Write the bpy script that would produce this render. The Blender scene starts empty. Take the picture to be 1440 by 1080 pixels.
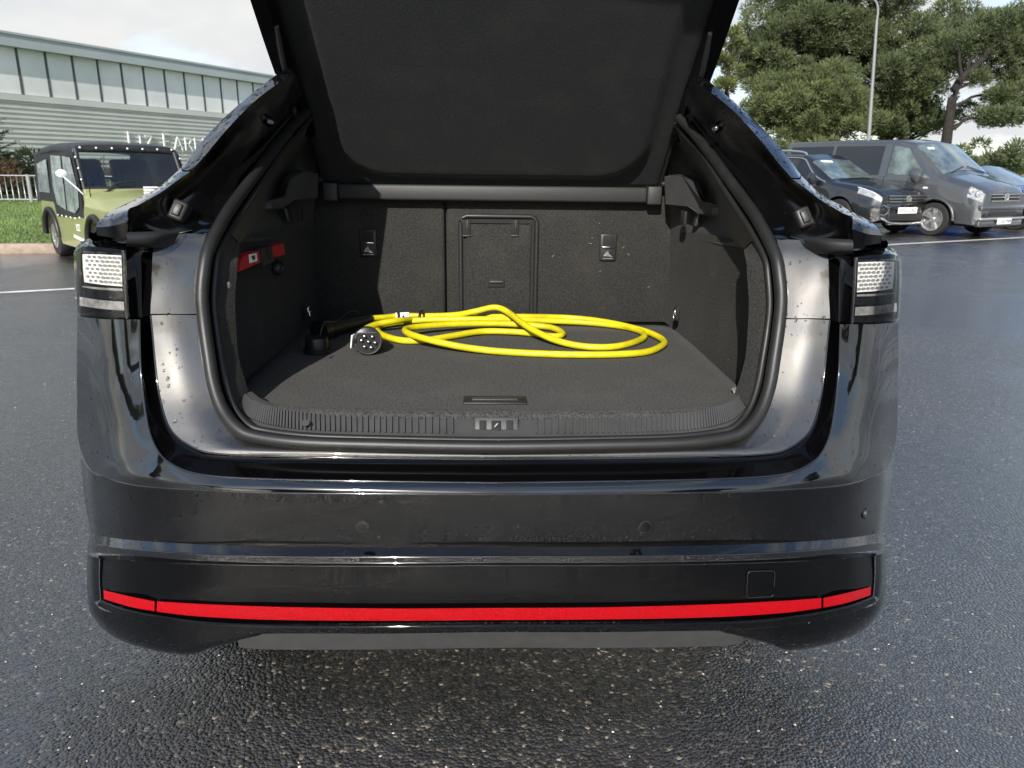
import bpy, bmesh, math, random
from mathutils import Vector, Matrix
R = math.radians
scene = bpy.context.scene
random.seed(7)
# ------------------------------------------------------------------ camera
F = 1040.0                                   # focal length in pixels of a 1440 px wide picture
CAM_LOC = Vector((-0.0126, 0.0, 1.25))
PITCH, YAW, ROLL = R(16.3), R(1.85), R(0.75)
ROT = Matrix.Rotation(-YAW, 3, 'Z') @ Matrix.Rotation(R(90) - PITCH, 3, 'X') @ Matrix.Rotation(ROLL, 3, 'Z')
cd = bpy.data.cameras.new('camera')
cam = bpy.data.objects.new('camera', cd)
scene.collection.objects.link(cam)
cam.matrix_world = Matrix.Translation(CAM_LOC) @ ROT.to_4x4()
cd.sensor_width = 36; cd.lens = 36 * F / 1440
cd.clip_start = 0.02; cd.clip_end = 3000
cd.dof.use_dof = True; cd.dof.focus_distance = 1.95; cd.dof.aperture_fstop = 9.0
scene.camera = cam
# ------------------------------------------------------------------ sky and sun
SUN_EL, SUN_AZ = R(31), R(15)                # azimuth: the sun stands behind the camera, a little to its left
sun_dir = Vector((-math.sin(SUN_AZ) * math.cos(SUN_EL), -math.cos(SUN_AZ) * math.cos(SUN_EL), math.sin(SUN_EL)))
world = bpy.data.worlds.new('World'); scene.world = world; world.use_nodes = True
wn, wl = world.node_tree.nodes, world.node_tree.links
wn.clear()
w_out = wn.new('ShaderNodeOutputWorld'); bg = wn.new('ShaderNodeBackground')
sky = wn.new('ShaderNodeTexSky'); sky.sky_type = 'NISHITA'; sky.sun_disc = False
sky.sun_elevation = SUN_EL; sky.sun_rotation = math.atan2(sun_dir.x, sun_dir.y)
sky.air_density = 1.0; sky.dust_density = 0.6; sky.ozone_density = 1.5
tc = wn.new('ShaderNodeTexCoord')
mp = wn.new('ShaderNodeMapping'); mp.inputs['Scale'].default_value = (1, 1, 2.6); mp.inputs['Location'].default_value = (0.4, 0.1, 0.3)
nz = wn.new('ShaderNodeTexNoise'); nz.inputs['Scale'].default_value = 2.3; nz.inputs['Detail'].default_value = 9; nz.inputs['Roughness'].default_value = 0.58; nz.inputs['Distortion'].default_value = 0.35
cr_ = wn.new('ShaderNodeValToRGB'); cr_.color_ramp.elements[0].position = 0.43; cr_.color_ramp.elements[1].position = 0.60
nz2 = wn.new('ShaderNodeTexNoise'); nz2.inputs['Scale'].default_value = 4.5; nz2.inputs['Detail'].default_value = 8
cr2 = wn.new('ShaderNodeValToRGB'); cr2.color_ramp.elements[0].position = 0.32; cr2.color_ramp.elements[1].position = 0.68
cr2.color_ramp.elements[0].color = (2.7, 2.95, 3.2, 1); cr2.color_ramp.elements[1].color = (3.75, 3.75, 3.7, 1)
mix = wn.new('ShaderNodeMix'); mix.data_type = 'RGBA'
wl.new(tc.outputs['Generated'], mp.inputs['Vector']); wl.new(mp.outputs['Vector'], nz.inputs['Vector']); wl.new(mp.outputs['Vector'], nz2.inputs['Vector'])
sx_ = wn.new('ShaderNodeSeparateXYZ'); wl.new(tc.outputs['Generated'], sx_.inputs[0])
el = wn.new('ShaderNodeMapRange'); el.inputs['From Min'].default_value = 0.15; el.inputs['From Max'].default_value = 0.85; el.inputs['To Min'].default_value = 0.075; el.inputs['To Max'].default_value = -0.07
wl.new(sx_.outputs['Z'], el.inputs['Value'])
ea = wn.new('ShaderNodeMath'); ea.operation = 'ADD'; wl.new(nz.outputs['Fac'], ea.inputs[0]); wl.new(el.outputs['Result'], ea.inputs[1])
wl.new(ea.outputs[0], cr_.inputs['Fac']); wl.new(nz2.outputs['Fac'], cr2.inputs['Fac'])
wl.new(cr_.outputs['Color'], mix.inputs['Factor']); wl.new(sky.outputs['Color'], mix.inputs[6]); wl.new(cr2.outputs['Color'], mix.inputs[7])
wl.new(mix.outputs[2], bg.inputs['Color']); bg.inputs['Strength'].default_value = 0.15
wl.new(bg.outputs['Background'], w_out.inputs['Surface'])
sl = bpy.data.lights.new('sun', 'SUN'); sl.energy = 4.5; sl.angle = R(0.5); sl.color = (1.0, 0.95, 0.87)
so = bpy.data.objects.new('sun', sl); scene.collection.objects.link(so)
so.rotation_euler = (-sun_dir).to_track_quat('-Z', 'Y').to_euler(); so.location = sun_dir * 50
scene.view_settings.view_transform = 'Standard'; scene.view_settings.look = 'None'
scene.view_settings.exposure = 0.68; scene.view_settings.gamma = 1.0; scene.view_settings.use_curve_mapping = False

# ------------------------------------------------------------------ helpers
def ray(px, py):
    return ROT @ Vector(((px - 720) / F, -(py - 540) / F, -1))
def at(px, py, Y):                            # survey: a sight line met with the upright plane y = Y
    d = ray(px, py); return CAM_LOC + d * ((Y - CAM_LOC.y) / d.y)
def atz(px, py, Z):
    d = ray(px, py); return CAM_LOC + d * ((Z - CAM_LOC.z) / d.z)
def atx(px, py, X):
    d = ray(px, py); return CAM_LOC + d * ((X - CAM_LOC.x) / d.x)
def mir(p): return Vector((-p.x, p.y, p.z))
def V(*a): return Vector(a)
def link(o): scene.collection.objects.link(o); return o
def empty(name, loc=(0, 0, 0), rz=0.0, label=None, cat=None, group=None):
    o = bpy.data.objects.new(name, None); o.empty_display_size = 0.2
    o.location = loc; o.rotation_euler = (0, 0, rz); link(o)
    return tag(o, label, cat, group)
def tag(o, label=None, cat=None, group=None, kind=None):
    if label: o['label'] = label
    if cat: o['category'] = cat
    if group: o['group'] = group
    if kind: o['kind'] = kind
    return o
def set_parent(o, parent, local=False):
    o.parent = parent
    if not local:
        m = Matrix.Identity(4); p = parent
        chain = []
        while p: chain.append(p); p = p.parent
        for p in reversed(chain): m = m @ p.matrix_parent_inverse @ p.matrix_basis
        o.matrix_parent_inverse = m.inverted()
def mesh(name, verts, faces, mat, parent=None, smooth=False, local=False, label=None, kind=None, sharp=None):
    me = bpy.data.meshes.new(name)
    me.from_pydata([tuple(v) for v in verts], [], faces); me.update()
    if smooth: me.polygons.foreach_set('use_smooth', [True] * len(me.polygons))
    if mat: me.materials.append(mat)
    if sharp is not None: me.set_sharp_from_angle(angle=sharp)
    o = bpy.data.objects.new(name, me); link(o)
    if parent: set_parent(o, parent, local)
    if label: o['label'] = label
    if kind: o['kind'] = kind
    return o
def cr(pts, n):
    """n points along a Catmull-Rom curve through pts"""
    m = len(pts)
    if m == 1: return [pts[0].copy() for _ in range(n)]
    out = []
    for k in range(n):
        t = k / (n - 1) * (m - 1); i = min(int(t), m - 2); u = t - i
        p1, p2 = pts[i], pts[i + 1]
        p0 = pts[i - 1] if i > 0 else p1 * 2 - p2
        p3 = pts[i + 2] if i + 2 < m else p2 * 2 - p1
        out.append(0.5 * ((2 * p1) + (p2 - p0) * u + (2 * p0 - 5 * p1 + 4 * p2 - p3) * u * u + (3 * p1 - p0 - 3 * p2 + p3) * u ** 3))
    return out
def grid_faces(nu, nv, wrap_u=False, wrap_v=False):
    f = []
    for i in range(nu if wrap_u else nu - 1):
        for j in range(nv if wrap_v else nv - 1):
            a, b = i, (i + 1) % nu; c, d = j, (j + 1) % nv
            f.append((a * nv + c, a * nv + d, b * nv + d, b * nv + c))
    return f
def loft_data(sections, nu, nv):
    rs = [cr(s, nv) for s in sections]
    cols = [cr([r[j] for r in rs], nu) for j in range(nv)]
    verts = [cols[j][i] for i in range(nu) for j in range(nv)]
    faces = grid_faces(nu, nv)
    c = sum(verts, Vector()) / len(verts); nsum = Vector()
    for f in faces:
        a, b, d = verts[f[0]], verts[f[1]], verts[f[3]]
        nsum += (b - a).cross(d - a)
    if nsum.dot(CAM_LOC - c) < 0: faces = [tuple(reversed(f)) for f in faces]
    return verts, faces
SURF = {}                                     # surfaces kept for the rain drops
def px_sec(sec): return [at(*p) for p in sec]
def loft(name, sections, nu, nv, mat, parent, both=True, keep=None, label=None, thick=0.0):
    v, f = loft_data(sections, nu, nv)
    outs = [mesh(name, v, f, mat, parent, True, label=label)]
    if keep: SURF.setdefault(keep, []).append((v, f))
    if both:
        mv = [mir(p) for p in v]; mf = [tuple(reversed(q)) for q in f]
        outs.append(mesh(name, mv, mf, mat, parent, True, label=label))
        if keep: SURF[keep].append((mv, mf))
    if thick:
        for o in outs:
            s = o.modifiers.new('s', 'SOLIDIFY'); s.thickness = thick; s.offset = -1
    return outs
def full_row(row):                            # right half row of pixels -> a symmetric row of points
    r = [at(*p) for p in row]; r[0].x = 0
    return [mir(p) for p in reversed(r[1:])] + r
def full_loft(name, rows, nu, nv, mat, parent, keep=None, label=None, thick=0.0):
    return loft(name, [full_row(r) for r in rows], nu, nv, mat, parent, False, keep, label, thick)
def box_data(c, s, rot=None, bev=0.0):
    hx, hy, hz = s[0] / 2, s[1] / 2, s[2] / 2
    c = Vector(c)
    if bev <= 0:
        vs = [Vector((x, y, z)) for x in (-hx, hx) for y in (-hy, hy) for z in (-hz, hz)]
        fs = [(0, 1, 3, 2), (4, 6, 7, 5), (0, 4, 5, 1), (2, 3, 7, 6), (0, 2, 6, 4), (1, 5, 7, 3)]
    else:
        bm = bmesh.new(); bmesh.ops.create_cube(bm, size=1)
        for v in bm.verts: v.co = Vector((v.co.x * s[0], v.co.y * s[1], v.co.z * s[2]))
        bmesh.ops.bevel(bm, geom=list(bm.edges), offset=min(bev, min(s) * 0.49), segments=2, affect='EDGES', profile=0.5)
        bm.verts.index_update()
        vs = [v.co.copy() for v in bm.verts]; fs = [tuple(v.index for v in f.verts) for f in bm.faces]; bm.free()
    if rot: vs = [rot @ v for v in vs]
    return [v + c for v in vs], fs
def box(name, c, s, mat, parent=None, rot=None, bev=0.0, local=False, **k):
    v, f = box_data(c, s, rot, bev)
    return mesh(name, v, f, mat, parent, bev > 0, local, sharp=R(50) if bev > 0 else None, **k)
def merge(parts):
    V_, F_ = [], []
    for v, f in parts:
        n = len(V_); V_ += v; F_ += [tuple(i + n for i in q) for q in f]
    return V_, F_
def tube_data(path, r, seg=10, closed=False, caps=True, flat=None):
    n = len(path); verts = []; up = Vector((0, 0, 1))
    for i, p in enumerate(path):
        a = path[(i - 1) % n] if (closed or i > 0) else p
        b = path[(i + 1) % n] if (closed or i < n - 1) else p
        t = (b - a).normalized()
        s = t.cross(up)
        if s.length < 0.05: s = t.cross(Vector((1, 0, 0)))
        s.normalize(); u = s.cross(t).normalized()
        rr = r[i] if isinstance(r, (list, tuple)) else r
        for k in range(seg):
            an = 2 * math.pi * k / seg
            verts.append(p + s * (math.cos(an) * rr) + u * (math.sin(an) * rr * (flat or 1)))
    f = grid_faces(n, seg, wrap_u=closed, wrap_v=True)
    if caps and not closed:
        f.append(tuple(range(seg))); f.append(tuple(reversed(range((n - 1) * seg, n * seg))))
    return verts, f
def tube(name, path, r, mat, parent=None, seg=10, closed=False, local=False, flat=None, **k):
    v, f = tube_data(path, r, seg, closed, True, flat)
    return mesh(name, v, f, mat, parent, True, local, sharp=R(60), **k)
def lathe_data(prof, seg, axis_rot=None, c=(0, 0, 0)):
    """prof: (radius, height) along local Z"""
    v = []
    for r_, h in prof:
        for k in range(seg):
            a = 2 * math.pi * k / seg; v.append(Vector((r_ * math.cos(a), r_ * math.sin(a), h)))
    f = grid_faces(len(prof), seg, wrap_v=True)
    f.append(tuple(reversed(range(seg)))); f.append(tuple(range((len(prof) - 1) * seg, len(prof) * seg)))
    if axis_rot: v = [axis_rot @ p for p in v]
    return [p + Vector(c) for p in v], f
def lathe(name, prof, seg, mat, parent=None, axis_rot=None, c=(0, 0, 0), local=False, smooth=True, **k):
    v, f = lathe_data(prof, seg, axis_rot, c)
    return mesh(name, v, f, mat, parent, smooth, local, sharp=R(40), **k)
def zto(d):
    return Vector(d).normalized().to_track_quat('Z', 'Y').to_matrix()
def prism(name, poly, d, mat, parent, local=False, bev=0.0, **k):
    """poly of 3D points extruded by vector d"""
    n = len(poly); v = [Vector(p) for p in poly] + [Vector(p) + Vector(d) for p in poly]
    f = [tuple(range(n)), tuple(reversed(range(n, 2 * n)))] + [(i, i + n, (i + 1) % n + n, (i + 1) % n) for i in range(n)]
    return mesh(name, v, f, mat, parent, False, local, **k)
def text_obj(name, body, size, mat, parent, matrix, local=True, extrude=0.002, align='CENTER', width=None):
    c = bpy.data.curves.new(name, 'FONT'); c.body = body; c.size = size; c.extrude = extrude; c.align_x = align; c.align_y = 'CENTER'; c.resolution_u = 3
    t = bpy.data.objects.new(name, c); link(t)
    dg = bpy.context.evaluated_depsgraph_get()
    me = bpy.data.meshes.new_from_object(t.evaluated_get(dg))
    bpy.data.objects.remove(t)
    if width:
        xs = [v.co.x for v in me.vertices]; w = max(xs) - min(xs)
        for v in me.vertices: v.co.x *= width / w
    me.materials.clear(); me.materials.append(mat)
    me.transform(matrix)
    o = bpy.data.objects.new(name, me); link(o)
    if parent: set_parent(o, parent, local)
    return o

# ------------------------------------------------------------------ materials
def mat_new(name):
    m = bpy.data.materials.new(name); m.use_nodes = True
    return m, m.node_tree.nodes, m.node_tree.links, m.node_tree.nodes['Principled BSDF']
def simple(name, col, rough=0.5, metal=0.0, coat=0.0, coat_rough=0.03, spec=0.5, noise=0.0, nscale=20.0, bump=0.0, bscale=300.0, trans=0.0, ior=1.45, rough_noise=0.0, emit=None):
    m, n, l, p = mat_new(name)
    p.inputs['Base Color'].default_value = (*col, 1); p.inputs['Roughness'].default_value = rough
    p.inputs['Metallic'].default_value = metal; p.inputs['Coat Weight'].default_value = coat; p.inputs['Coat Roughness'].default_value = coat_rough
    p.inputs['Specular IOR Level'].default_value = spec; p.inputs['Transmission Weight'].default_value = trans; p.inputs['IOR'].default_value = ior
    t = n.new('ShaderNodeTexCoord')
    if noise > 0 or rough_noise > 0:
        z = n.new('ShaderNodeTexNoise'); z.inputs['Scale'].default_value = nscale; z.inputs['Detail'].default_value = 6; z.inputs['Roughness'].default_value = 0.6
        l.new(t.outputs['Object'], z.inputs['Vector'])
        if noise > 0:
            mr = n.new('ShaderNodeMapRange'); mr.inputs['From Min'].default_value = 0.3; mr.inputs['From Max'].default_value = 0.7
            mr.inputs['To Min'].default_value = 1 - noise; mr.inputs['To Max'].default_value = 1 + noise
            mx = n.new('ShaderNodeMix'); mx.data_type = 'RGBA'; mx.blend_type = 'MULTIPLY'; mx.inputs['Factor'].default_value = 1
            mx.inputs[6].default_value = (*col, 1)
            l.new(z.outputs['Fac'], mr.inputs['Value']); l.new(mr.outputs['Result'], mx.inputs[7]); l.new(mx.outputs[2], p.inputs['Base Color'])
        if rough_noise > 0:
            mr2 = n.new('ShaderNodeMapRange'); mr2.inputs['From Min'].default_value = 0.35; mr2.inputs['From Max'].default_value = 0.65
            mr2.inputs['To Min'].default_value = max(0.02, rough - rough_noise); mr2.inputs['To Max'].default_value = rough + rough_noise
            l.new(z.outputs['Fac'], mr2.inputs['Value']); l.new(mr2.outputs['Result'], p.inputs['Roughness'])
    if bump > 0:
        z2 = n.new('ShaderNodeTexNoise'); z2.inputs['Scale'].default_value = bscale; z2.inputs['Detail'].default_value = 3
        l.new(t.outputs['Object'], z2.inputs['Vector'])
        b = n.new('ShaderNodeBump'); b.inputs['Strength'].default_value = bump; b.inputs['Distance'].default_value = 0.002
        l.new(z2.outputs['Fac'], b.inputs['Height']); l.new(b.outputs['Normal'], p.inputs['Normal'])
    if emit:
        p.inputs['Emission Color'].default_value = (*emit[0], 1); p.inputs['Emission Strength'].default_value = emit[1]
    return m
M = {}
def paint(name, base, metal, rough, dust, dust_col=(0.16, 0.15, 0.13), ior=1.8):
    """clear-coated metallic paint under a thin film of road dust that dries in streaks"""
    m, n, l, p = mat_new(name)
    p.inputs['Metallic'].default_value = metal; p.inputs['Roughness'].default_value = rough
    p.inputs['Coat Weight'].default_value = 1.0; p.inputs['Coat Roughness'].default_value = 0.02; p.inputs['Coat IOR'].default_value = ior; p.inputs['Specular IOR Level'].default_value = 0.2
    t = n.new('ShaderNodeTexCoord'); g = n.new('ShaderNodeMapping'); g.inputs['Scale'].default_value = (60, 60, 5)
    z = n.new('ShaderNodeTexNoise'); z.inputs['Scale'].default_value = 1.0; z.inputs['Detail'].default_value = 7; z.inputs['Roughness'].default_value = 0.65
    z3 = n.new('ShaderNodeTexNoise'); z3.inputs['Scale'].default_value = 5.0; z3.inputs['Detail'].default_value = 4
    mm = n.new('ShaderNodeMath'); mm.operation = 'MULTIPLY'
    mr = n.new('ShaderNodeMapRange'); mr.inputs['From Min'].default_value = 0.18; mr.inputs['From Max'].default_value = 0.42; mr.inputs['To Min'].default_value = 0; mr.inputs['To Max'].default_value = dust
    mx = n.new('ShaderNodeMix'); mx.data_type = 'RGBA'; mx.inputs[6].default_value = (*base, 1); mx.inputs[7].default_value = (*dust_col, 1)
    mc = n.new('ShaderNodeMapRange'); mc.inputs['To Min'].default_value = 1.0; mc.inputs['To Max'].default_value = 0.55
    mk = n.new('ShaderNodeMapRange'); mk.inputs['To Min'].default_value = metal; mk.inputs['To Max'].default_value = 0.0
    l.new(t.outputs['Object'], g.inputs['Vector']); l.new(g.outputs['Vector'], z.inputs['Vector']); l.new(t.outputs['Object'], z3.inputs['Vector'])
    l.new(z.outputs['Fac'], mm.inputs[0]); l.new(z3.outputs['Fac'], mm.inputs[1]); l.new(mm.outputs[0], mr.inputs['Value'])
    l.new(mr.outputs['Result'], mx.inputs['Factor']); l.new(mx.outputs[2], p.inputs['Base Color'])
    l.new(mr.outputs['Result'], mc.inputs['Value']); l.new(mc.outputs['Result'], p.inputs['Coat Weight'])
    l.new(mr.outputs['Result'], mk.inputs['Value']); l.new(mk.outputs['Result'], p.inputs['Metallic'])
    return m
M['paint'] = paint('black_metallic_paint', (0.0015, 0.0015, 0.002), 0.0, 0.12, 0.006)
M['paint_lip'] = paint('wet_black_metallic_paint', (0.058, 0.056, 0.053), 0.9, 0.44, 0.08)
M['paint_dusty'] = paint('dusty_black_paint', (0.0015, 0.0015, 0.0018), 0.0, 0.15, 0.012, ior=1.38)
M['gloss'] = simple('gloss_black_plastic', (0.0015, 0.0015, 0.0018), 0.05, spec=0.3, coat=0.0, rough_noise=0.02, nscale=8)
M['gutter'] = simple('painted_gutter_black', (0.0018, 0.0018, 0.002), 0.22, coat=0.25, coat_rough=0.12, rough_noise=0.08, nscale=25)
M['satin'] = simple('satin_black_plastic', (0.018, 0.018, 0.019), 0.42, bump=0.15, bscale=500)
M['grey_plastic'] = simple('weathered_grey_plastic', (0.042, 0.042, 0.042), 0.5, bump=0.2, bscale=400, noise=0.15, nscale=30)
M['rubber'] = simple('door_seal_rubber', (0.013, 0.013, 0.013), 0.45, bump=0.1, bscale=300, noise=0.2, nscale=15)
M['bar'] = simple('shelf_bar_plastic', (0.026, 0.026, 0.026), 0.5, bump=0.3, bscale=600)
M['trim'] = simple('boot_plastic_trim', (0.05, 0.05, 0.05), 0.45, bump=0.3, bscale=700, noise=0.15, nscale=12)
def carpet(name, col, var=0.45, dust=0.05):
    m, n, l, p = mat_new(name)
    p.inputs['Roughness'].default_value = 0.95; p.inputs['Specular IOR Level'].default_value = 0.1
    p.inputs['Sheen Weight'].default_value = 0.04; p.inputs['Sheen Roughness'].default_value = 0.4
    t = n.new('ShaderNodeTexCoord')
    a = n.new('ShaderNodeTexNoise'); a.inputs['Scale'].default_value = 190; a.inputs['Detail'].default_value = 4; a.inputs['Roughness'].default_value = 0.75
    b = n.new('ShaderNodeTexNoise'); b.inputs['Scale'].default_value = 7; b.inputs['Detail'].default_value = 6
    l.new(t.outputs['Object'], a.inputs['Vector']); l.new(t.outputs['Object'], b.inputs['Vector'])
    r = n.new('ShaderNodeValToRGB'); r.color_ramp.elements[0].position = 0.36; r.color_ramp.elements[1].position = 0.66
    r.color_ramp.elements[0].color = (*[c * (1 - var) for c in col], 1); r.color_ramp.elements[1].color = (*[c * (1 + var) for c in col], 1)
    l.new(a.outputs['Fac'], r.inputs['Fac'])
    mr = n.new('ShaderNodeMapRange'); mr.inputs['From Min'].default_value = 0.5; mr.inputs['From Max'].default_value = 0.8; mr.inputs['To Max'].default_value = dust * 4
    mx = n.new('ShaderNodeMix'); mx.data_type = 'RGBA'; mx.inputs[7].default_value = (0.11, 0.10, 0.085, 1)
    l.new(b.outputs['Fac'], mr.inputs['Value']); l.new(mr.outputs['Result'], mx.inputs['Factor']); l.new(r.outputs['Color'], mx.inputs[6]); l.new(mx.outputs[2], p.inputs['Base Color'])
    bp = n.new('ShaderNodeBump'); bp.inputs['Strength'].default_value = 0.7; bp.inputs['Distance'].default_value = 0.003
    l.new(a.outputs['Fac'], bp.inputs['Height']); l.new(bp.outputs['Normal'], p.inputs['Normal'])
    return m
M['carpet'] = carpet('boot_carpet', (0.048, 0.047, 0.0445), 0.6)
M['carpet_wall'] = carpet('boot_wall_felt', (0.029, 0.0285, 0.027), 0.4, 0.03)
M['felt_panel'] = carpet('shelf_felt', (0.024, 0.0255, 0.028), 0.2, 0.03)
M['felt_panel'].node_tree.nodes['Principled BSDF'].inputs['Sheen Weight'].default_value = 0.1
M['red_lens'] = simple('red_reflector', (0.36, 0.0, 0.004), 0.2, spec=0.25, coat=0.12, coat_rough=0.03, bump=0.7, bscale=330, noise=0.25, nscale=180)
M['dark_red'] = simple('red_fabric', (0.42, 0.012, 0.02), 0.7, noise=0.2, nscale=120, bump=0.3, bscale=500)
M['lamp_white'] = simple('lamp_matrix_white', (0.60, 0.60, 0.585), 0.25, coat=1.0)
M['lamp_clear'] = simple('lamp_clear_strip', (0.17, 0.17, 0.165), 0.2, coat=1.0, noise=0.5, nscale=70)
M['lamp_dot'] = simple('lamp_dots', (0.16, 0.16, 0.155), 0.3, coat=1.0)
M['chrome'] = simple('bright_metal', (0.75, 0.74, 0.72), 0.15, metal=1.0)
M['alloy'] = simple('alloy', (0.62, 0.62, 0.62), 0.3, metal=0.9, noise=0.1)
M['yellow'] = simple('yellow_cable_jacket', (0.52, 0.455, 0.008), 0.45, noise=0.2, nscale=14, bump=0.06, bscale=120)
M['white'] = simple('white_print', (0.8, 0.8, 0.78), 0.5, noise=0.05)
M['cable_black'] = simple('black_connector_plastic', (0.012, 0.012, 0.013), 0.35, bump=0.15, bscale=600)
M['tyre'] = simple('tyre_rubber', (0.016, 0.016, 0.016), 0.75, bump=0.3, bscale=120, noise=0.2)
M['glass'] = simple('vehicle_glass', (0.012, 0.016, 0.018), 0.03, coat=0.5)
M['glass_light'] = simple('vehicle_windscreen', (0.09, 0.115, 0.11), 0.03, coat=1.0, noise=0.8, nscale=3.0)
M['drop'] = simple('rain_water', (1, 1, 1), 0.0, trans=1.0, ior=1.333)
M['under'] = simple('underbody_black', (0.01, 0.01, 0.01), 0.8)

def clear_mat(name, tint):
    m, n, l, p = mat_new(name)
    tr = n.new('ShaderNodeBsdfTransparent'); tr.inputs['Color'].default_value = (*tint, 1); g = n.new('ShaderNodeBsdfGlossy'); g.inputs['Roughness'].default_value = 0.02
    x = n.new('ShaderNodeMixShader'); fr = n.new('ShaderNodeFresnel'); fr.inputs['IOR'].default_value = 1.5
    l.new(fr.outputs[0], x.inputs[0]); l.new(tr.outputs[0], x.inputs[1]); l.new(g.outputs[0], x.inputs[2]); l.new(x.outputs[0], n['Material Output'].inputs['Surface'])
    return m
M['clear_cover'] = clear_mat('clear_lamp_cover', (0.93, 0.93, 0.93))

# ------------------------------------------------------------------ ground
def asphalt_mat():
    m, n, l, p = mat_new('wet_asphalt')
    t = n.new('ShaderNodeTexCoord')
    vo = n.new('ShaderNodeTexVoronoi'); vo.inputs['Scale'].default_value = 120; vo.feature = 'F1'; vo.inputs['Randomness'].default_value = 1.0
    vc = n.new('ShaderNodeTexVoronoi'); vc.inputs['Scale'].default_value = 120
    no = n.new('ShaderNodeTexNoise'); no.inputs['Scale'].default_value = 55; no.inputs['Detail'].default_value = 5; no.inputs['Roughness'].default_value = 0.65
    big = n.new('ShaderNodeTexNoise'); big.inputs['Scale'].default_value = 0.55; big.inputs['Detail'].default_value = 5; big.inputs['Distortion'].default_value = 0.6
    wp = n.new('ShaderNodeVectorMath'); wp.operation = 'MULTIPLY_ADD'; wp.inputs[1].default_value = (0.008, 0.008, 0.008)
    l.new(t.outputs['Object'], no.inputs['Vector']); l.new(t.outputs['Object'], big.inputs['Vector'])
    l.new(no.outputs['Color'], wp.inputs[0]); l.new(t.outputs['Object'], wp.inputs[2])
    l.new(wp.outputs[0], vo.inputs['Vector']); l.new(wp.outputs[0], vc.inputs['Vector'])
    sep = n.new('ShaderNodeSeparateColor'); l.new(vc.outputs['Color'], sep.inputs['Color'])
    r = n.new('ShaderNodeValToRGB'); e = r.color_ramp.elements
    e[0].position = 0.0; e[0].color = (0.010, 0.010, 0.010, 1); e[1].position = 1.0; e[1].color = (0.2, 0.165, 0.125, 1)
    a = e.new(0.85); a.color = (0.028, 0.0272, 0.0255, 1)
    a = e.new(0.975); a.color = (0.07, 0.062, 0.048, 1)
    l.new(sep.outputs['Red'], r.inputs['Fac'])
    wet = n.new('ShaderNodeMapRange'); wet.inputs['From Min'].default_value = 0.42; wet.inputs['From Max'].default_value = 0.58; wet.inputs['To Min'].default_value = 0.12; wet.inputs['To Max'].default_value = 0.42
    l.new(big.outputs['Fac'], wet.inputs['Value']); l.new(wet.outputs['Result'], p.inputs['Roughness'])
    cw = n.new('ShaderNodeMapRange'); cw.inputs['From Min'].default_value = 0.44; cw.inputs['From Max'].default_value = 0.62; cw.inputs['To Min'].default_value = 1.0; cw.inputs['To Max'].default_value = 0.55
    l.new(big.outputs['Fac'], cw.inputs['Value']); l.new(cw.outputs['Result'], p.inputs['Coat Weight'])
    dry = n.new('ShaderNodeMapRange'); dry.inputs['From Min'].default_value = 0.40; dry.inputs['From Max'].default_value = 0.66; dry.inputs['To Min'].default_value = 0.85; dry.inputs['To Max'].default_value = 2.2
    l.new(big.outputs['Fac'], dry.inputs['Value'])
    mx = n.new('ShaderNodeMix'); mx.data_type = 'RGBA'; mx.blend_type = 'MULTIPLY'; mx.inputs['Factor'].default_value = 1
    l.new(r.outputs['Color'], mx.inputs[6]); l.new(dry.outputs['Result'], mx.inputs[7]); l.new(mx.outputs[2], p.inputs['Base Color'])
    inv = n.new('ShaderNodeMath'); inv.operation = 'SUBTRACT'; inv.inputs[0].default_value = 1.0; l.new(vo.outputs['Distance'], inv.inputs[1])
    ad = n.new('ShaderNodeMath'); ad.operation = 'MULTIPLY_ADD'; ad.inputs[1].default_value = 0.5
    l.new(no.outputs['Fac'], ad.inputs[0]); l.new(inv.outputs[0], ad.inputs[2])
    md = n.new('ShaderNodeTexNoise'); md.inputs['Scale'].default_value = 16; md.inputs['Detail'].default_value = 3; l.new(t.outputs['Object'], md.inputs['Vector'])
    ad0 = ad; ad = n.new('ShaderNodeMath'); ad.operation = 'MULTIPLY_ADD'; ad.inputs[1].default_value = 1.6
    l.new(md.outputs['Fac'], ad.inputs[0]); l.new(ad0.outputs[0], ad.inputs[2])
    b = n.new('ShaderNodeBump'); b.inputs['Strength'].default_value = 1.0; b.inputs['Distance'].default_value = 0.0038
    l.new(ad.outputs[0], b.inputs['Height']); l.new(b.outputs['Normal'], p.inputs['Normal'])
    p.inputs['Specular IOR Level'].default_value = 1.0
    p.inputs['Coat Weight'].default_value = 1.0; p.inputs['Coat IOR'].default_value = 1.75; p.inputs['Coat Roughness'].default_value = 0.2
    l.new(b.outputs['Normal'], p.inputs['Coat Normal'])
    return m
M['asphalt'] = asphalt_mat()
gs = 900
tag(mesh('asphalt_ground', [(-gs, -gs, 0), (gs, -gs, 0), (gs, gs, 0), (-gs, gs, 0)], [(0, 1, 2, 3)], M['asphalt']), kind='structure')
# painted line across the car park
M['line'] = simple('worn_line_paint', (0.62, 0.60, 0.56), 0.6, noise=0.35, nscale=9, bump=0.5, bscale=120)
LA, LB = atz(0, 412, 0), atz(1440, 334, 0)
ld = (LB - LA); ld.z = 0; ld.normalize(); ln_ = Vector((-ld.y, ld.x, 0))
p0, p1 = LA - ld * 12, LA + ld * 40
tag(mesh('painted_line', [q + Vector((0, 0, 0.004)) for q in (p0 - ln_ * 0.05, p1 - ln_ * 0.05, p1 + ln_ * 0.05, p0 + ln_ * 0.05)], [(0, 1, 2, 3)], M['line']), kind='structure')
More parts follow.
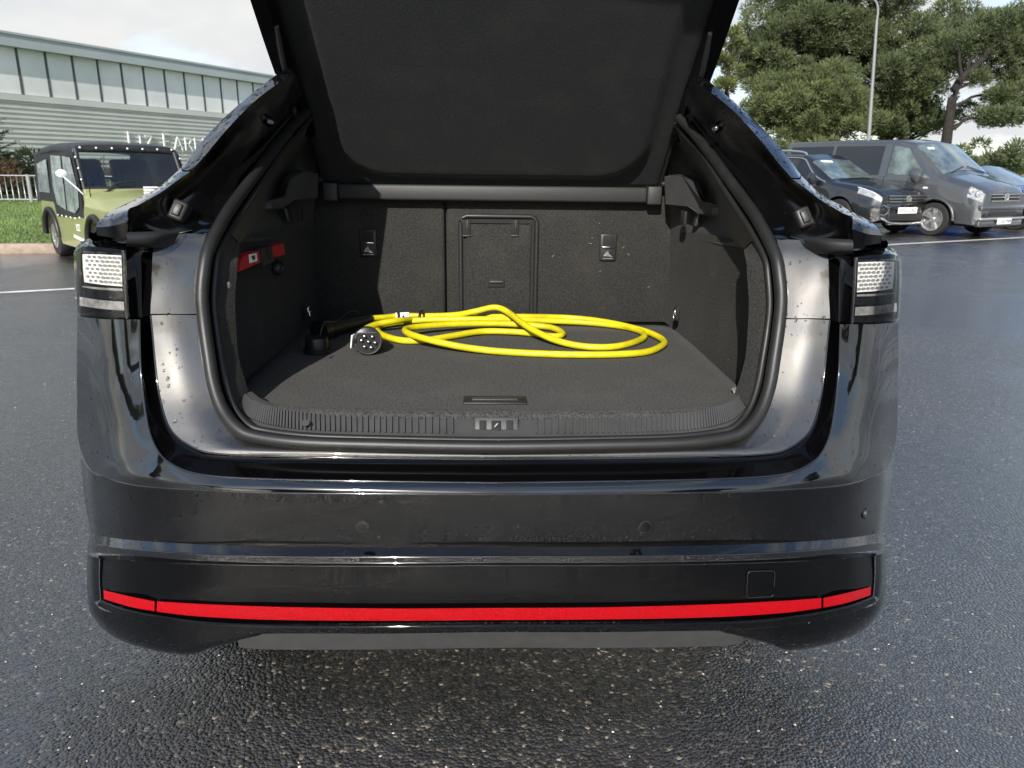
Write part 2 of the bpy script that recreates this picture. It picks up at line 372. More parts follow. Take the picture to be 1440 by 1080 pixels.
# loose pale chippings
M['chip'] = simple('pale_stone_chips', (0.42, 0.38, 0.33), 0.6, noise=0.4, nscale=8)
cv, cf = [], []
for k in range(420):
    if k < 220: x, y = random.uniform(-1.6, 1.6), random.uniform(0.55, 1.9)
    else: x, y = random.uniform(-6, 6), random.uniform(1.0, 9)
    s = random.uniform(0.0012, 0.0042) * (1.0 if k < 220 else 1.3); a = random.uniform(0, 6.28)
    n0 = len(cv)
    for j in range(5):
        an = a + j * 1.2566; rr = s * random.uniform(0.7, 1.3)
        cv.append((x + rr * math.cos(an), y + rr * math.sin(an), 0.0015))
    cv.append((x, y, 0.0015 + s * 0.8))
    cf += [(n0 + j, n0 + (j + 1) % 5, n0 + 5) for j in range(5)]
tag(mesh('stone_chips', cv, cf, M['chip']), kind='stuff')
#--PARTS--
# ================================================================== the black car with its boot open
car = empty('black_car', (0, 3.6, 0), 0, 'black liftback car seen from behind with its boot wide open', 'car')
PX = px_sec
# ---- seal and its neighbours, right half; (pixel x, pixel y, distance)
SO = [(956,163,2.40),(975,179,2.32),(1003,218,2.16),(1031,252,2.02),(1059,285,1.89),(1075,310,1.81),(1095,354,1.715),(1103,385,1.68),(1106,417,1.66),(1103,455,1.645),(1097,500,1.62),(1090,544,1.59),(1077,580,1.56),(1055,608,1.53),(1029,621,1.515),(967,629,1.50),(850,632,1.493),(690,634,1.49)]
SI = [(951,174,2.42),(969,196,2.34),(989,217,2.22),(1012,254,2.05),(1039,296,1.90),(1056,322,1.82),(1078,362,1.73),(1083,392,1.70),(1085,433,1.68),(1081,470,1.665),(1075,508,1.64),(1068,545,1.61),(1056,578,1.58),(1036,602,1.55),(1011,610,1.54),(950,617,1.52),(850,620,1.513),(690,622,1.51)]
so_, si_ = PX(SO), PX(SI)
so_[-1].x = si_[-1].x = 0
mid = [(a + b) / 2 + V(0, -0.012, 0.004) for a, b in zip(so_, si_)]
top_path = [mir(p) for p in mid] [:-1]
path = [mir(p) for p in mid[:-1]] + list(reversed(mid))
path = cr(path, 150)
tube('boot_seal', path, 0.0145, M['rubber'], car, seg=10)
path2 = [p + V(0, 0.012, 0) for p in cr([mir(p) for p in si_[:-1]] + list(reversed(si_)), 150)]
tube('boot_seal', path2, 0.008, M['rubber'], car, seg=8)
# sheet-metal flange carrying the seal
sec = [[so_[i] + V(0, 0.004, 0), si_[i] + V(0, 0.03, 0)] for i in range(len(so_))]
loft('seal_flange', sec, 60, 3, M['gloss'], car)
# ---- inner painted sill panel: seal -> E0
E0 = [(1167,450,1.622),(1164,478,1.612),(1160,517,1.595),(1154,561,1.567),(1140,605,1.527),(1112,629,1.502),(1075,639,1.491),(967,643,1.485),(850,645,1.482),(690,646,1.481)]
SOb = [(1103,449,1.650),(1099,488,1.632),(1092,536,1.60),(1080,573,1.57),(1058,606,1.535),(1030,622,1.517),(990,627,1.507),(920,630,1.498),(820,633,1.494),(690,635,1.492)]
e0, sob = PX(E0), PX(SOb); e0[-1].x = sob[-1].x = 0
secs = [[a, (a + b) / 2 + V(0, -0.005, 0.002), b] for a, b in zip(sob, e0)]
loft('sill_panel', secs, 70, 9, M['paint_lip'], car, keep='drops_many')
# ---- dark channel E0 -> E1
E1 = [(1182,456,1.60),(1181,490,1.588),(1179,530,1.570),(1172,587,1.528),(1160,628,1.485),(1138,653,1.457),(1095,668,1.437),(1000,674,1.420),(850,677,1.412),(690,679,1.406)]
e1 = PX(E1); e1[-1].x = 0
secs = []
for i, (a, b) in enumerate(zip(e0, e1)):
    k = i / 9
    m1 = a * 0.75 + b * 0.25 + V(0, 0.028 * (1 - k) + 0.004, -0.004 * k)
    m2 = a * 0.35 + b * 0.65 + V(0, 0.03 * (1 - k) + 0.006 * k, 0)
    secs.append([a, m1, m2, b])
loft('water_channel', secs, 70, 9, M['gloss'], car)
# ---- rear quarter panel and bumper top: E1 -> crease
Q = [[(1182,456,1.60),(1206,456,1.602),(1232,456,1.622),(1263,454,1.69)],
     [(1181,490,1.588),(1206,496,1.590),(1234,502,1.613),(1263,506,1.685)],
     [(1179,530,1.570),(1205,542,1.573),(1234,556,1.600),(1262,566,1.683)],
     [(1172,587,1.528),(1200,598,1.540),(1228,611,1.578),(1259,624,1.682)],
     [(1160,628,1.485),(1182,642,1.494),(1208,656,1.515),(1238,667,1.578)],
     [(1138,653,1.457),(1153,663,1.456),(1172,674,1.462),(1189,682,1.482)],
     [(1095,668,1.437),(1098,675,1.431),(1101,682,1.426),(1104,689,1.426)],
     [(1000,674,1.420),(1000,680,1.413),(1000,686,1.407),(1000,693,1.404)],
     [(850,677,1.412),(850,683,1.404),(850,689,1.398),(850,694.5,1.395)],
     [(690,679,1.406),(690,684,1.399),(690,690,1.393),(690,695,1.389)]]
qs = [PX(s) for s in Q]
for p in qs[-1]: p.x = 0
loft('quarter_panel', qs, 80, 14, M['paint'], car, keep='drops_few')
for nm, pts_, rr in (('panel_edge', e0, 0.0022), ('panel_edge', e1, 0.0026)):
    hp = cr(pts_, 60)
    tube(nm, [mir(p) for p in hp] + list(reversed(hp))[1:], rr, M['paint'], car, seg=8)
# ---- bumper rows, right half from the centre line
CREASE = [(690,695,1.389),(850,694.5,1.395),(1000,693,1.404),(1104,689,1.426),(1189,682,1.482),(1238,667,1.578),(1256,645,1.685)]
MIDR   = [(690,730,1.394),(850,730,1.400),(1000,728,1.410),(1104,724,1.434),(1189,716,1.495),(1234,707,1.592),(1251,697,1.687)]
R1     = [(690,769,1.405),(850,769,1.412),(1000,767,1.426),(1104,763,1.452),(1189,757,1.52),(1230,751,1.60),(1242,748,1.665)]
R2     = [(690,783,1.383),(850,783,1.39),(1000,781,1.404),(1104,777,1.432),(1189,770,1.503),(1232,764,1.585),(1246,766,1.655)]
R3     = [(690,791,1.384),(850,791,1.391),(1000,789,1.405),(1104,785,1.433),(1189,778,1.504),(1234,774,1.60),(1246,775,1.69)]
INS_T  = [(690,795,1.405),(850,795,1.412),(1000,793,1.426),(1104,790,1.454),(1189,785,1.525),(1230,783,1.60)]
full_loft('bumper', [CREASE, MIDR, R1], 12, 90, M['paint_dusty'], car, keep='drops_band', label='dusty black bumper face with parking sensors')
full_loft('bumper_ledge', [R1, [tuple((a + b) / 2 for a, b in zip(p, q)) for p, q in zip(R1, R2)], R2], 6, 90, M['paint'], car, keep='drops_ledge')
full_loft('bumper_ledge', [R2, R3], 3, 90, M['paint'], car)
R3s = R3[:5] + [(1233,778,1.60)]
full_loft('bumper_recess', [R3s, INS_T], 3, 90, M['gloss'], car)
INS_B = [(690,880,1.425),(850,879,1.432),(1000,876,1.445),(1104,869,1.47),(1189,853,1.535),(1228,838,1.605)]
INS_M = [(690,845,1.402),(850,844,1.409),(1000,841,1.423),(1104,835,1.45),(1189,823,1.52),(1230,812,1.598)]
full_loft('bumper_insert', [INS_T, INS_M, INS_B], 14, 90, M['gloss'], car, keep='drops_band2', label='glossy black lower bumper panel')
for row_, rr in ((CREASE[:-1], 0.0024), (R2[:-1], 0.0024), (R3[:-2], 0.0018), (INS_T[:-1], 0.0022)):
    tube('bumper_edge', [p + V(0, 0.001, 0) for p in cr(full_row(row_), 120)], rr, M['paint'], car, seg=8)
# surround at the outer end of the insert
loft('bumper_corner', [PX([(1232,776,1.60),(1231,783,1.60)]) + [], PX([(1246,775,1.69),(1244,776,1.66)])][:0] or
     [PX([(1231,781,1.592),(1240,779,1.62),(1246,775,1.69)]), PX([(1231,810,1.592),(1240,812,1.62),(1246,812,1.69)]),
      PX([(1229,838,1.597),(1237,842,1.62),(1244,845,1.69)])], 10, 8, M['gloss'], car)
# lower lip under the red strip and the rounded corners
LIP_T = [(690,878,1.405),(850,878,1.412),(1000,875,1.428),(1104,868,1.455),(1189,853,1.52),(1229,839,1.597)]
LIP_B = [(690,888,1.41),(850,888,1.418),(1000,886,1.432),(1104,880,1.46),(1189,865,1.53),(1233,846,1.607)]
full_loft('bumper_lip', [[(x, y - 1, d + 0.015) for x, y, d in LIP_T], LIP_T, LIP_B], 5, 90, M['gloss'], car, keep='drops_ledge')
LC = [[(1012,887,1.44),(1020,890,1.452),(1030,893,1.475),(1036,893,1.55)],
      [(1062,884,1.452),(1068,894,1.46),(1078,904,1.49),(1082,906,1.56)],
      [(1104,880,1.465),(1108,897,1.475),(1112,914,1.52),(1112,914,1.60)],
      [(1160,871,1.503),(1166,890,1.52),(1170,904,1.56),(1168,905,1.64)],
      [(1205,858,1.558),(1212,874,1.58),(1214,886,1.63),(1212,887,1.70)],
      [(1234,845,1.61),(1239,852,1.64),(1240,858,1.69),(1238,860,1.74)],
      [(1244,800,1.68),(1246,815,1.70),(1245,830,1.73),(1243,838,1.78)]]
loft('bumper_lower_corner', [PX(s) for s in LC], 40, 10, M['gloss'], car)
DT = [(690,889,1.425),(850,889,1.432),(1000,887,1.446),(1045,890,1.46)]
DB = [(690,911,1.455),(850,911,1.46),(1000,909,1.475),(1045,905,1.485)]
DU = [(690,908,1.55),(850,908,1.555),(1000,906,1.565),(1045,903,1.575)]
full_loft('diffuser', [DT, DB], 4, 50, M['grey_plastic'], car, label='matt grey diffuser strip')
full_loft('diffuser', [DB, DU], 3, 40, M['satin'], car)
# red reflector strip in three lengths
def strip(top, bot, half, name):
    if half:
        rows = [PX(top), PX(bot)]
        o = loft(name, rows, 3, 16, M['red_lens'], car, True)
    else:
        o = full_loft(name, [top, bot], 3, 80, M['red_lens'], car)
    return o
ST = [(690,855,1.396),(850,854,1.403),(1000,850,1.417),(1100,845,1.444),(1155,841,1.482)]
SB = [(690,872,1.408),(850,871,1.415),(1000,868,1.430),(1100,862,1.456),(1155,855,1.493)]
strip(ST, SB, False, 'reflector_strip')
strip([(1158,841,1.485),(1190,834,1.512),(1225,825,1.585)], [(1158,854.5,1.496),(1190,848,1.523),(1224,837,1.588)], True, 'reflector_end')
# parking sensors
for s in ((162,720),(492,739),(907,741),(1218,722)):
    half = abs(s[0] - 686) + 686
    Yd = {True: 1.4035, False: 1.550}[half < 1000]
    p = at(half, s[1], Yd); 
    if s[0] < 686: p = mir(p)
    n = V(math.copysign(0.12 if half < 1000 else 1.6, p.x), -1, 0.02).normalized()
    lathe('parking_sensor', [(0.0125, -0.006), (0.0125, 0.0012), (0.0110, 0.0016)], 24, M['paint_dusty'], car, zto(n), p)
    lathe('sensor_ring', [(0.0138, -0.004), (0.0138, 0.0008), (0.0127, 0.0010)], 24, M['satin'], car, zto(n), p)
# tow-eye cover
c = [at(*q) for q in ((1050,801,1.437),(1088,800,1.450),(1086,836,1.452),(1048,838,1.437))]
loop = []
for k in range(4):
    p_, q_, r__ = c[k - 1], c[k], c[(k + 1) % 4]
    u1, u2 = q_ + (p_ - q_) * 0.14, q_ + (r__ - q_) * 0.14
    for t_ in (0, .25, .5, .75, 1): loop.append((u1 * (1 - t_) + q_ * t_) * (1 - t_) + (q_ * (1 - t_) + u2 * t_) * t_)
tube('tow_cover', [p + V(0, -0.008, 0) for p in loop], 0.0009, M['satin'], car, seg=6, closed=True)
# ---- upper D panel beside the aperture
D = [[(1093,338,1.735),(1112,337,1.72),(1135,340,1.70),(1164,357,1.66)],
     [(1099,362,1.705),(1118,364,1.69),(1142,366,1.67),(1165,370,1.65)],
     [(1106,405,1.672),(1124,406,1.66),(1146,406,1.648),(1166,406,1.64)],
     [(1103,447,1.652),(1122,447.5,1.640),(1145,447.5,1.630),(1167,448,1.622)]]
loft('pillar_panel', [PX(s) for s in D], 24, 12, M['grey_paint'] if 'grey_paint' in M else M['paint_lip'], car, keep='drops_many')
# ---- gloss black panel inboard of the lamp
G = [[(1164,352,1.665),(1180,352,1.67),(1203,352,1.66)], [(1165,400,1.642),(1180,400,1.655),(1199,400,1.63)], [(1167,450,1.622),(1180,453,1.635),(1195,456,1.605)]]
loft('lamp_inner_panel', [PX(s) for s in G], 16, 8, M['gloss'], car)
# ---- tail lamps
def lamp_side(sign):
    fx = (lambda p: p) if sign > 0 else mir
    def lf(name, secs, nu, nv, mat, par, keep=None):
        v, f = loft_data([PX(s) for s in secs], nu, nv)
        v = [fx(p) for p in v]
        if sign < 0: f = [tuple(reversed(q)) for q in f]
        if keep: SURF.setdefault(keep, []).append((v, f))
        return mesh(name, v, f, mat, par, True)
    body = lf('tail_lamp', [[(1200,362,1.612),(1235,358,1.622),(1258,358,1.645),(1267,366,1.71)],
                            [(1201,375,1.606),(1238,373,1.612),(1259,372,1.640),(1268,375,1.71)],
                            [(1199,410,1.604),(1236,408,1.61),(1259,407,1.638),(1267,408,1.71)],
                            [(1197,440,1.602),(1234,438,1.608),(1259,437,1.636),(1265,438,1.71)],
                            [(1194,457,1.606),(1230,456,1.612),(1256,454,1.64),(1263,454,1.71)]], 30, 16, M['gloss'], car)
    lf('lamp_cap', [[(1201,353,1.70),(1237,345,1.72),(1256,350,1.74),(1264,358,1.78)],
                    [(1200,357,1.65),(1237,352,1.66),(1258,356,1.68),(1268,366,1.74)],
                    [(1200,367,1.606),(1238,366,1.614),(1259,365,1.642),(1268,371,1.71)]], 14, 16, M['paint'], body, 'drops_cap')
    lf('lamp_matrix', [[(1207,369,1.598),(1235,368,1.602),(1258,368,1.626)], [(1206,390,1.596),(1234,388,1.600),(1257,387,1.624)],
                       [(1205,411,1.595),(1233,409,1.599),(1255,406,1.622)]], 14, 14, M['lamp_white'], body)
    dv = []
    for r_ in range(7):
        for c_ in range(7):
            u = (c_ + 0.5 + 0.5 * (r_ % 2)) / 7.6; w = (r_ + 0.6) / 7.2
            px = (1206 - w * 1.5) + u * (51 - w * 2); py = 369 - u * 1 + w * (41 - 2.5 * u)
            Yd = 1.5965 - 0.003 * w + (0.004 * u if u < .55 else 0.0022 + (u - .55) * 0.054)
            q = at(px, py, Yd - 0.0015); s = 0.0043
            dv.append(([fx(q + V(dx * s * 1.25, (0.0 if u < .55 else dx * s * 0.5), dz * s * 0.62)) for dx, dz in ((-1, 0), (-.5, 1), (.5, 1), (1, 0), (.5, -1), (-.5, -1))] , [(0, 1, 2, 3, 4, 5)]))
    v, f = merge(dv); mesh('matrix_dots', v, f, M['lamp_dot'], body, kind='stuff')
    lf('lamp_strip', [[(1203,432,1.592),(1233,430,1.595),(1261,426,1.625)], [(1202,444,1.592),(1232,442,1.595),(1261,438,1.625)]], 5, 14, M['lamp_clear'], body)
    lf('lamp_rib', [[(1205,414,1.594),(1233,413,1.598),(1258,411,1.628)], [(1205,417,1.594),(1233,416,1.598),(1258,413,1.628)]], 3, 10, M['lamp_clear'], body)
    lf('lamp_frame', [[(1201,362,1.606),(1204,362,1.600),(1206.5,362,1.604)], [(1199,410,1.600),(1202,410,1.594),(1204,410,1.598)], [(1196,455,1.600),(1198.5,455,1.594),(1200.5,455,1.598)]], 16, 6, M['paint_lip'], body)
    lf('lamp_lens', [[(1201,366,1.590),(1235,365,1.596),(1258,364,1.622),(1268,368,1.70)], [(1199,400,1.586),(1234,400,1.590),(1258,399,1.618),(1268,400,1.70)], [(1195,453,1.588),(1231,453,1.594),(1257,451,1.622),(1265,450,1.70)]], 16, 14, M['clear_cover'], body)
    lf('lamp_cover_edge', [[(1259.5,366,1.636),(1262,366,1.64),(1264.5,367,1.66)], [(1260.5,410,1.634),(1263,410,1.638),(1265,410,1.658)], [(1259,448,1.634),(1261,448,1.638),(1263,448,1.658)]], 12, 6, M['satin'], body)
lamp_side(1); lamp_side(-1)
# ---- horn: roof side rail strip, gutter wall, end
ST_ = [[(980,106,2.17),(976,110,2.16),(972,113,2.14)],
       [(995,113,2.12),(995,117,2.11),(988,122,2.09)], [(1039,149,2.02),(1036,151,2.0),(1026,151,1.99)],
       [(1064,174,1.965),(1060,177,1.95),(1047,172,1.945)], [(1087,196,1.92),(1083,199,1.90),(1070,198,1.885)], [(1110,224,1.86),(1106,227,1.84),(1093,227,1.825)], [(1126,246,1.82),(1124,250,1.79),(1113,250,1.775)]]
loft('roof_rail_strip', [PX(s) for s in ST_], 50, 6, M['paint'], car, keep='drops_strip')
ST2 = [[(1127,247,1.818),(1125,252,1.785),(1115,252,1.772)], [(1139,259,1.79),(1138,264,1.75),(1133,265,1.735)], [(1156,274,1.76),(1156,278,1.72),(1154,281,1.70)], [(1184,290,1.715),(1184,295,1.67),(1184,299,1.645)],
       [(1216,307,1.675),(1206,307,1.64),(1197,306,1.615)], [(1235,321,1.645),(1218,318,1.62),(1198,315,1.605)], [(1240,331,1.635),(1220,329,1.605),(1199,322,1.598)]]
loft('shoulder_end', [PX(s) for s in ST2], 40, 10, M['paint'], car, keep='drops_strip')
loft('shoulder_face', [PX([(1240,331,1.635),(1220,329,1.605),(1199,322,1.598)]), PX([(1239,342,1.64),(1220,345,1.612),(1199,351,1.605)])], 5, 10, M['gloss'], car, keep='drops_few')
W = [[(972,113,2.14),(966,128,2.25),(962,149,2.38)], [(988,122,2.09),(985,150,2.18),(975,168,2.32)], [(1026,151,1.99),(1026,185,2.06),(1017,216,2.13)], [(1070,198,1.885),(1068,225,1.94),(1050,247,1.98)],
     [(1093,227,1.825),(1090,250,1.86),(1070,270,1.90)], [(1115,252,1.772),(1110,275,1.80),(1090,297,1.82)], [(1154,281,1.70),(1138,303,1.74),(1109,328,1.745)], [(1184,299,1.645),(1166,318,1.68),(1135,335,1.71)], [(1198,306,1.612),(1190,322,1.63),(1178,337,1.65)], [(1199,322,1.60),(1199,338,1.605),(1199,352,1.61)]]
loft('gutter_wall', [PX(s) for s in W], 70, 12, M['gutter'], car, keep='drops_few')
# painted ledge beside the seal, below the gutter
L_ = [[(962,149,2.38),(956,160,2.40)], [(975,168,2.32),(972,176,2.34)], [(1017,216,2.13),(1003,217,2.17)], [(1050,247,1.98),(1031,251,2.03)], [(1070,270,1.90),(1059,284,1.90)], [(1090,297,1.82),(1075,309,1.82)], [(1109,328,1.745),(1088,331,1.75)], [(1112,338,1.72),(1093,339,1.735)]]
loft('gutter_ledge', [PX(s) for s in L_], 50, 6, M['paint'], car, keep='drops_few')
# trim bar below the shoulder, and the bump stop
loft('shoulder_trim', [PX([(1126,333,1.70),(1160,335,1.64),(1199,337,1.60)]), PX([(1130,338,1.685),(1162,341,1.625),(1200,343,1.59)]), PX([(1138,355,1.69),(1165,355,1.63),(1200,354,1.595)]), PX([(1142,358,1.71),(1166,358,1.67),(1201,357,1.65)])], 10, 14, M['satin'], car)
for sx in (1, -1):
    p = at(1128, 308, 1.745); p = p if sx > 0 else mir(p)
    rot = Matrix.Rotation(-sx * R(22), 3, 'Y') @ Matrix.Rotation(R(-20), 3, 'X')
    b = box('bump_stop', p, (0.034, 0.045, 0.046), M['satin'], car, rot, 0.006)
    box('stop_pad', p + rot @ V(0, -0.024, 0), (0.018, 0.008, 0.030), M['rubber'], b, rot, 0.003)
    q = at(1010, 165, 2.12) ; q = q if sx > 0 else mir(q)
    lathe('gutter_bolt', [(0.012, -0.01), (0.012, 0.006), (0.006, 0.010)], 10, M['paint'], car, zto(V(-sx * .5, -.7, .4)), at(1006, 180, 2.12) if sx > 0 else mir(at(1006, 180, 2.12)))
# ---- flank, roof and front of the car
def arch(y, wy, rr): 
    d = abs(y - wy); return math.sqrt(rr * rr - d * d) + 0.34 if d < rr else 0.0
WR, WF = 2.36, 5.33
def flank(ya, yb, n, top):
    secs = []
    for i in range(n):
        y = ya + (yb - ya) * i / (n - 1)
        k = min(1, max(0, (y - 1.69) / 0.6)); kf = min(1, max(0, (y - 5.3) / 0.85))
        w = 0.905 + 0.026 * k - 0.22 * kf ** 2
        zb = max(0.24 - 0.02 * k, arch(y, WR, 0.375), arch(y, WF, 0.375))
        zt = top(y); zm = zb + (zt - zb) * 0.5
        secs.append([V(w - 0.05, y, zb), V(w + 0.005, y, zb + (zt - zb) * 0.25), V(w + 0.004, y, zm), V(w - 0.002, y, zb + (zt - zb) * 0.8), V(w - 0.035, y, zt)])
    return secs
belt = lambda y: 1.06 - 0.10 * max(0, (y - 4.3) / 1.9) - (0.16 * max(0, (y - 5.6) / 0.6) ** 2)
fs = flank(1.70, 6.18, 110, belt)
v = [p for s in fs for p in cr(s, 9)]; f = grid_faces(len(fs), 9)
mesh('body_side', v, [tuple(reversed(q)) for q in f], M['paint'], car, True)
mesh('body_side', [mir(p) for p in v], f, M['paint'], car, True)
# glasshouse side: shoulder line up to the roof rail
rail = [at(1240,331,1.64), at(1216,307,1.675), at(1184,290,1.715), at(1156,274,1.76), at(1127,247,1.818), at(1087,196,1.92), at(1039,149,2.02), at(995,113,2.12), V(0.62, 2.4, 1.53), V(0.60, 3.0, 1.535), V(0.60, 3.6, 1.52), V(0.62, 4.0, 1.46), V(0.68, 4.5, 1.30), V(0.76, 5.0, 1.10)]
low = [V(0.885, 1.70, 1.07), V(0.89, 1.75, 1.07), V(0.893, 1.80, 1.07), V(0.896, 1.86, 1.065), V(0.897, 1.93, 1.063), V(0.898, 2.05, 1.062), V(0.898, 2.15, 1.061), V(0.897, 2.26, 1.06), V(0.896, 2.45, 1.06), V(0.895, 3.0, 1.06), V(0.894, 3.6, 1.06), V(0.892, 4.0, 1.06), V(0.885, 4.5, 1.05), V(0.87, 5.0, 1.02)]
loft('side_window', [[a, (a + b) / 2 + V(0.02, 0, 0.01), b] for a, b in zip(low[7:13], rail[7:13])], 40, 6, M['glass'], car)
loft('roof_pillar', [[a, (a + b) / 2 + V(0.02, 0, 0.0), b] for a, b in zip(low[:8], rail[:8])], 40, 6, M['paint'], car)
rf = [[mir(p), V(0, p.y, p.z + 0.03), p] for p in rail[8:12]]
loft('roof', rf, 20, 16, M['paint'], car, False)
loft('windscreen', [[mir(p), V(0, p.y + 0.05, p.z + 0.03), p] for p in rail[11:14]], 12, 16, M['glass'], car, False)
hood = [[V(-w, y, z), V(0, y, z + 0.06), V(w, y, z)] for w, y, z in ((0.80, 4.95, 1.04), (0.84, 5.3, 1.0), (0.80, 5.7, 0.94), (0.68, 6.1, 0.82), (0.66, 6.22, 0.6), (0.66, 6.2, 0.25))]
loft('bonnet', hood, 30, 16, M['paint'], car, False)
mesh('underbody', [(-.84, 1.60, .215), (.84, 1.60, .215), (.80, 6.1, .2), (-.80, 6.1, .2), (-.84, 1.60, .24), (.84, 1.60, .24), (.80, 6.1, .22), (-.80, 6.1, .22)], [(0, 1, 2, 3), (7, 6, 5, 4), (0, 4, 5, 1), (1, 5, 6, 2), (2, 6, 7, 3), (3, 7, 4, 0)], M['under'], car)
# inner body shell so that no daylight shows between trims
mesh('inner_shell', [V(-.86, 1.72, .25), V(-.86, 2.9, .25), V(-.86, 2.9, 1.04), V(-.86, 1.72, 1.04), V(.86, 1.72, .25), V(.86, 2.9, .25), V(.86, 2.9, 1.04), V(.86, 1.72, 1.04)], [(0, 1, 2, 3), (4, 7, 6, 5), (1, 5, 6, 2)], M['under'], car)
def wheel(name, c, r, w, rim_mat, parent, axis=(1, 0, 0), spokes=5, local=False, rim_r=0.72):
    rot = zto(axis); c = Vector(c)
    t = lathe(name, [(r * rim_r, -w / 2), (r * 0.95, -w / 2), (r, -w * 0.36), (r, w * 0.36), (r * 0.95, w / 2), (r * rim_r, w / 2), (r * rim_r * 0.97, w * 0.1), (r * 0.2, w * 0.08)], 40, M['tyre'], parent, rot, c, local)
    parts = [lathe_data([(r * rim_r, w * 0.30), (r * rim_r * 0.99, w * 0.53), (r * rim_r * 0.90, w * 0.50), (r * rim_r * 0.88, w * 0.30)], 40, rot, c)]
    parts.append(lathe_data([(r * 0.16, w * 0.3), (r * 0.15, w * 0.50), (r * 0.05, w * 0.52)], 20, rot, c))
    for k in range(spokes):
        for dd in (-0.16, 0.16):
            a = 2 * math.pi * k / spokes + dd; a0 = 2 * math.pi * k / spokes + dd * 0.35
            p = [Vector((math.cos(a0) * r * 0.12, math.sin(a0) * r * 0.12, w * 0.44)), Vector((math.cos(a) * r * rim_r * 0.94, math.sin(a) * r * rim_r * 0.94, w * 0.46))]
            tn = Vector((-math.sin(a), math.cos(a), 0)); hw = r * 0.055
            vs = [p[0] - tn * hw, p[0] + tn * hw, p[1] + tn * hw * 1.2, p[1] - tn * hw * 1.2]
            vs = vs + [q - Vector((0, 0, w * 0.12)) for q in vs]
            parts.append(([rot @ q + c for q in vs], [(0, 1, 2, 3), (0, 4, 5, 1), (1, 5, 6, 2), (2, 6, 7, 3), (3, 7, 4, 0)]))
    vv, ff = merge(parts)
    o = mesh('rim', vv, ff, rim_mat, None, False); set_parent(o, t, local)
    if local: o.matrix_parent_inverse = Matrix.Identity(4)
    return t
for sx in (1, -1):
    for wy in (WR, WF): wheel('wheel', (sx * 0.80, wy, 0.342), 0.342, 0.235, M['alloy'], car, (sx, 0, 0))

# ================================================================== boot interior
FZ = at(690, 584, 1.62).z
YB = 2.72
# floor
FLn = [V(-0.645, 1.68, FZ), V(-0.45, 1.615, FZ), V(0, 1.60, FZ), V(0.45, 1.615, FZ), V(0.645, 1.68, FZ)]
FLf = [V(-0.66, YB, FZ), V(-0.3, YB, FZ), V(0, YB, FZ), V(0.3, YB, FZ), V(0.66, YB, FZ)]
mesh_secs = [FLn, [a * 0.9 + b * 0.1 for a, b in zip(FLn, FLf)], FLf]
loft('boot_floor', mesh_secs, 12, 24, M['carpet'], car, False, label='grey carpet floor of the boot', thick=0.02)
# floor handle
h = atz(696, 564, FZ)
fh = box('floor_handle', h + V(0, 0, 0.002), (0.155, 0.058, 0.006), M['satin'], car, None, 0.002)
box('handle_grip', h + V(0, 0.0, 0.0055), (0.112, 0.018, 0.004), M['grey_plastic'], fh, None, 0.0015)
box('handle_recess', h + V(0, -0.019, 0.0045), (0.12, 0.012, 0.003), M['under'], fh, None, 0.001)
# ribbed sill trim
TS_in = [(690,585,1.60),(850,584,1.605),(960,578,1.62),(1010,566,1.65),(1030,553,1.69)]
TS_mid = [(690,589,1.585),(850,588,1.59),(965,583,1.602),(1020,571,1.63),(1040,557,1.67)]
TS_lo = [(690,611,1.54),(850,610,1.545),(965,606,1.56),(1025,594,1.59),(1052,572,1.625)]
TS_out = [(690,620,1.515),(850,618,1.52),(960,615,1.53),(1020,608,1.548),(1058,578,1.592)]
full_loft('sill_trim', [TS_in, TS_mid, TS_lo, TS_out], 14, 90, M['trim'], car)
# the ribs, each a thin raised bar
rows_m, rows_l = cr(full_row(TS_mid), 131), cr(full_row(TS_lo), 131)
rib_parts = []
for i in range(1, 130):
    a, b = rows_m[i] + V(0, 0.002, 0.0), rows_l[i]
    if abs((a.x + b.x) / 2) < 0.085: continue
    t = (rows_m[min(i + 1, 130)] - rows_m[i - 1]).normalized() * 0.0022
    up = V(0, -0.0025, 0.005)
    vs = [a - t, a + t, b + t, b - t, a - t + up, a + t + up, b + t + up, b - t + up]
    rib_parts.append((vs, [(4, 5, 6, 7), (0, 4, 7, 3), (1, 2, 6, 5), (0, 1, 5, 4), (3, 7, 6, 2)]))
vv, ff = merge(rib_parts); mesh('sill_ribs', vv, ff, M['trim'], car, kind='stuff')
# latch striker in the sill
lc = at(698, 600, 1.565)
lt = box('latch_plate', lc + V(0, 0.002, 0.004), (0.100, 0.012, 0.034), M['trim'], car, Matrix.Rotation(R(-35), 3, 'X'), 0.004)
box('latch_slot', lc + V(0, -0.006, 0.001), (0.022, 0.008, 0.030), M['under'], lt, Matrix.Rotation(R(-35), 3, 'X'), 0.003)
tube('latch_hoop', [lc + V(-0.002, -0.004, -0.006), lc + V(-0.002, -0.012, 0.004), lc + V(0.002, -0.010, 0.012)], 0.0035, M['chrome'], lt, seg=8)
for sx in (-1, 1): box('latch_vent', lc + V(sx * 0.030, -0.004, 0.005), (0.016, 0.004, 0.022), M['under'], lt, Matrix.Rotation(R(-35), 3, 'X'), 0.001)
# round sticker on the sill
q = at(431, 597, 1.60)
lathe('sill_disc', [(0.0085, 0), (0.0085, 0.0012), (0.004, 0.0014)], 20, M['grey_plastic'], car, zto((0.1, -.55, .8)), at(431, 597, 1.565) + V(0, -0.008, 0.006))
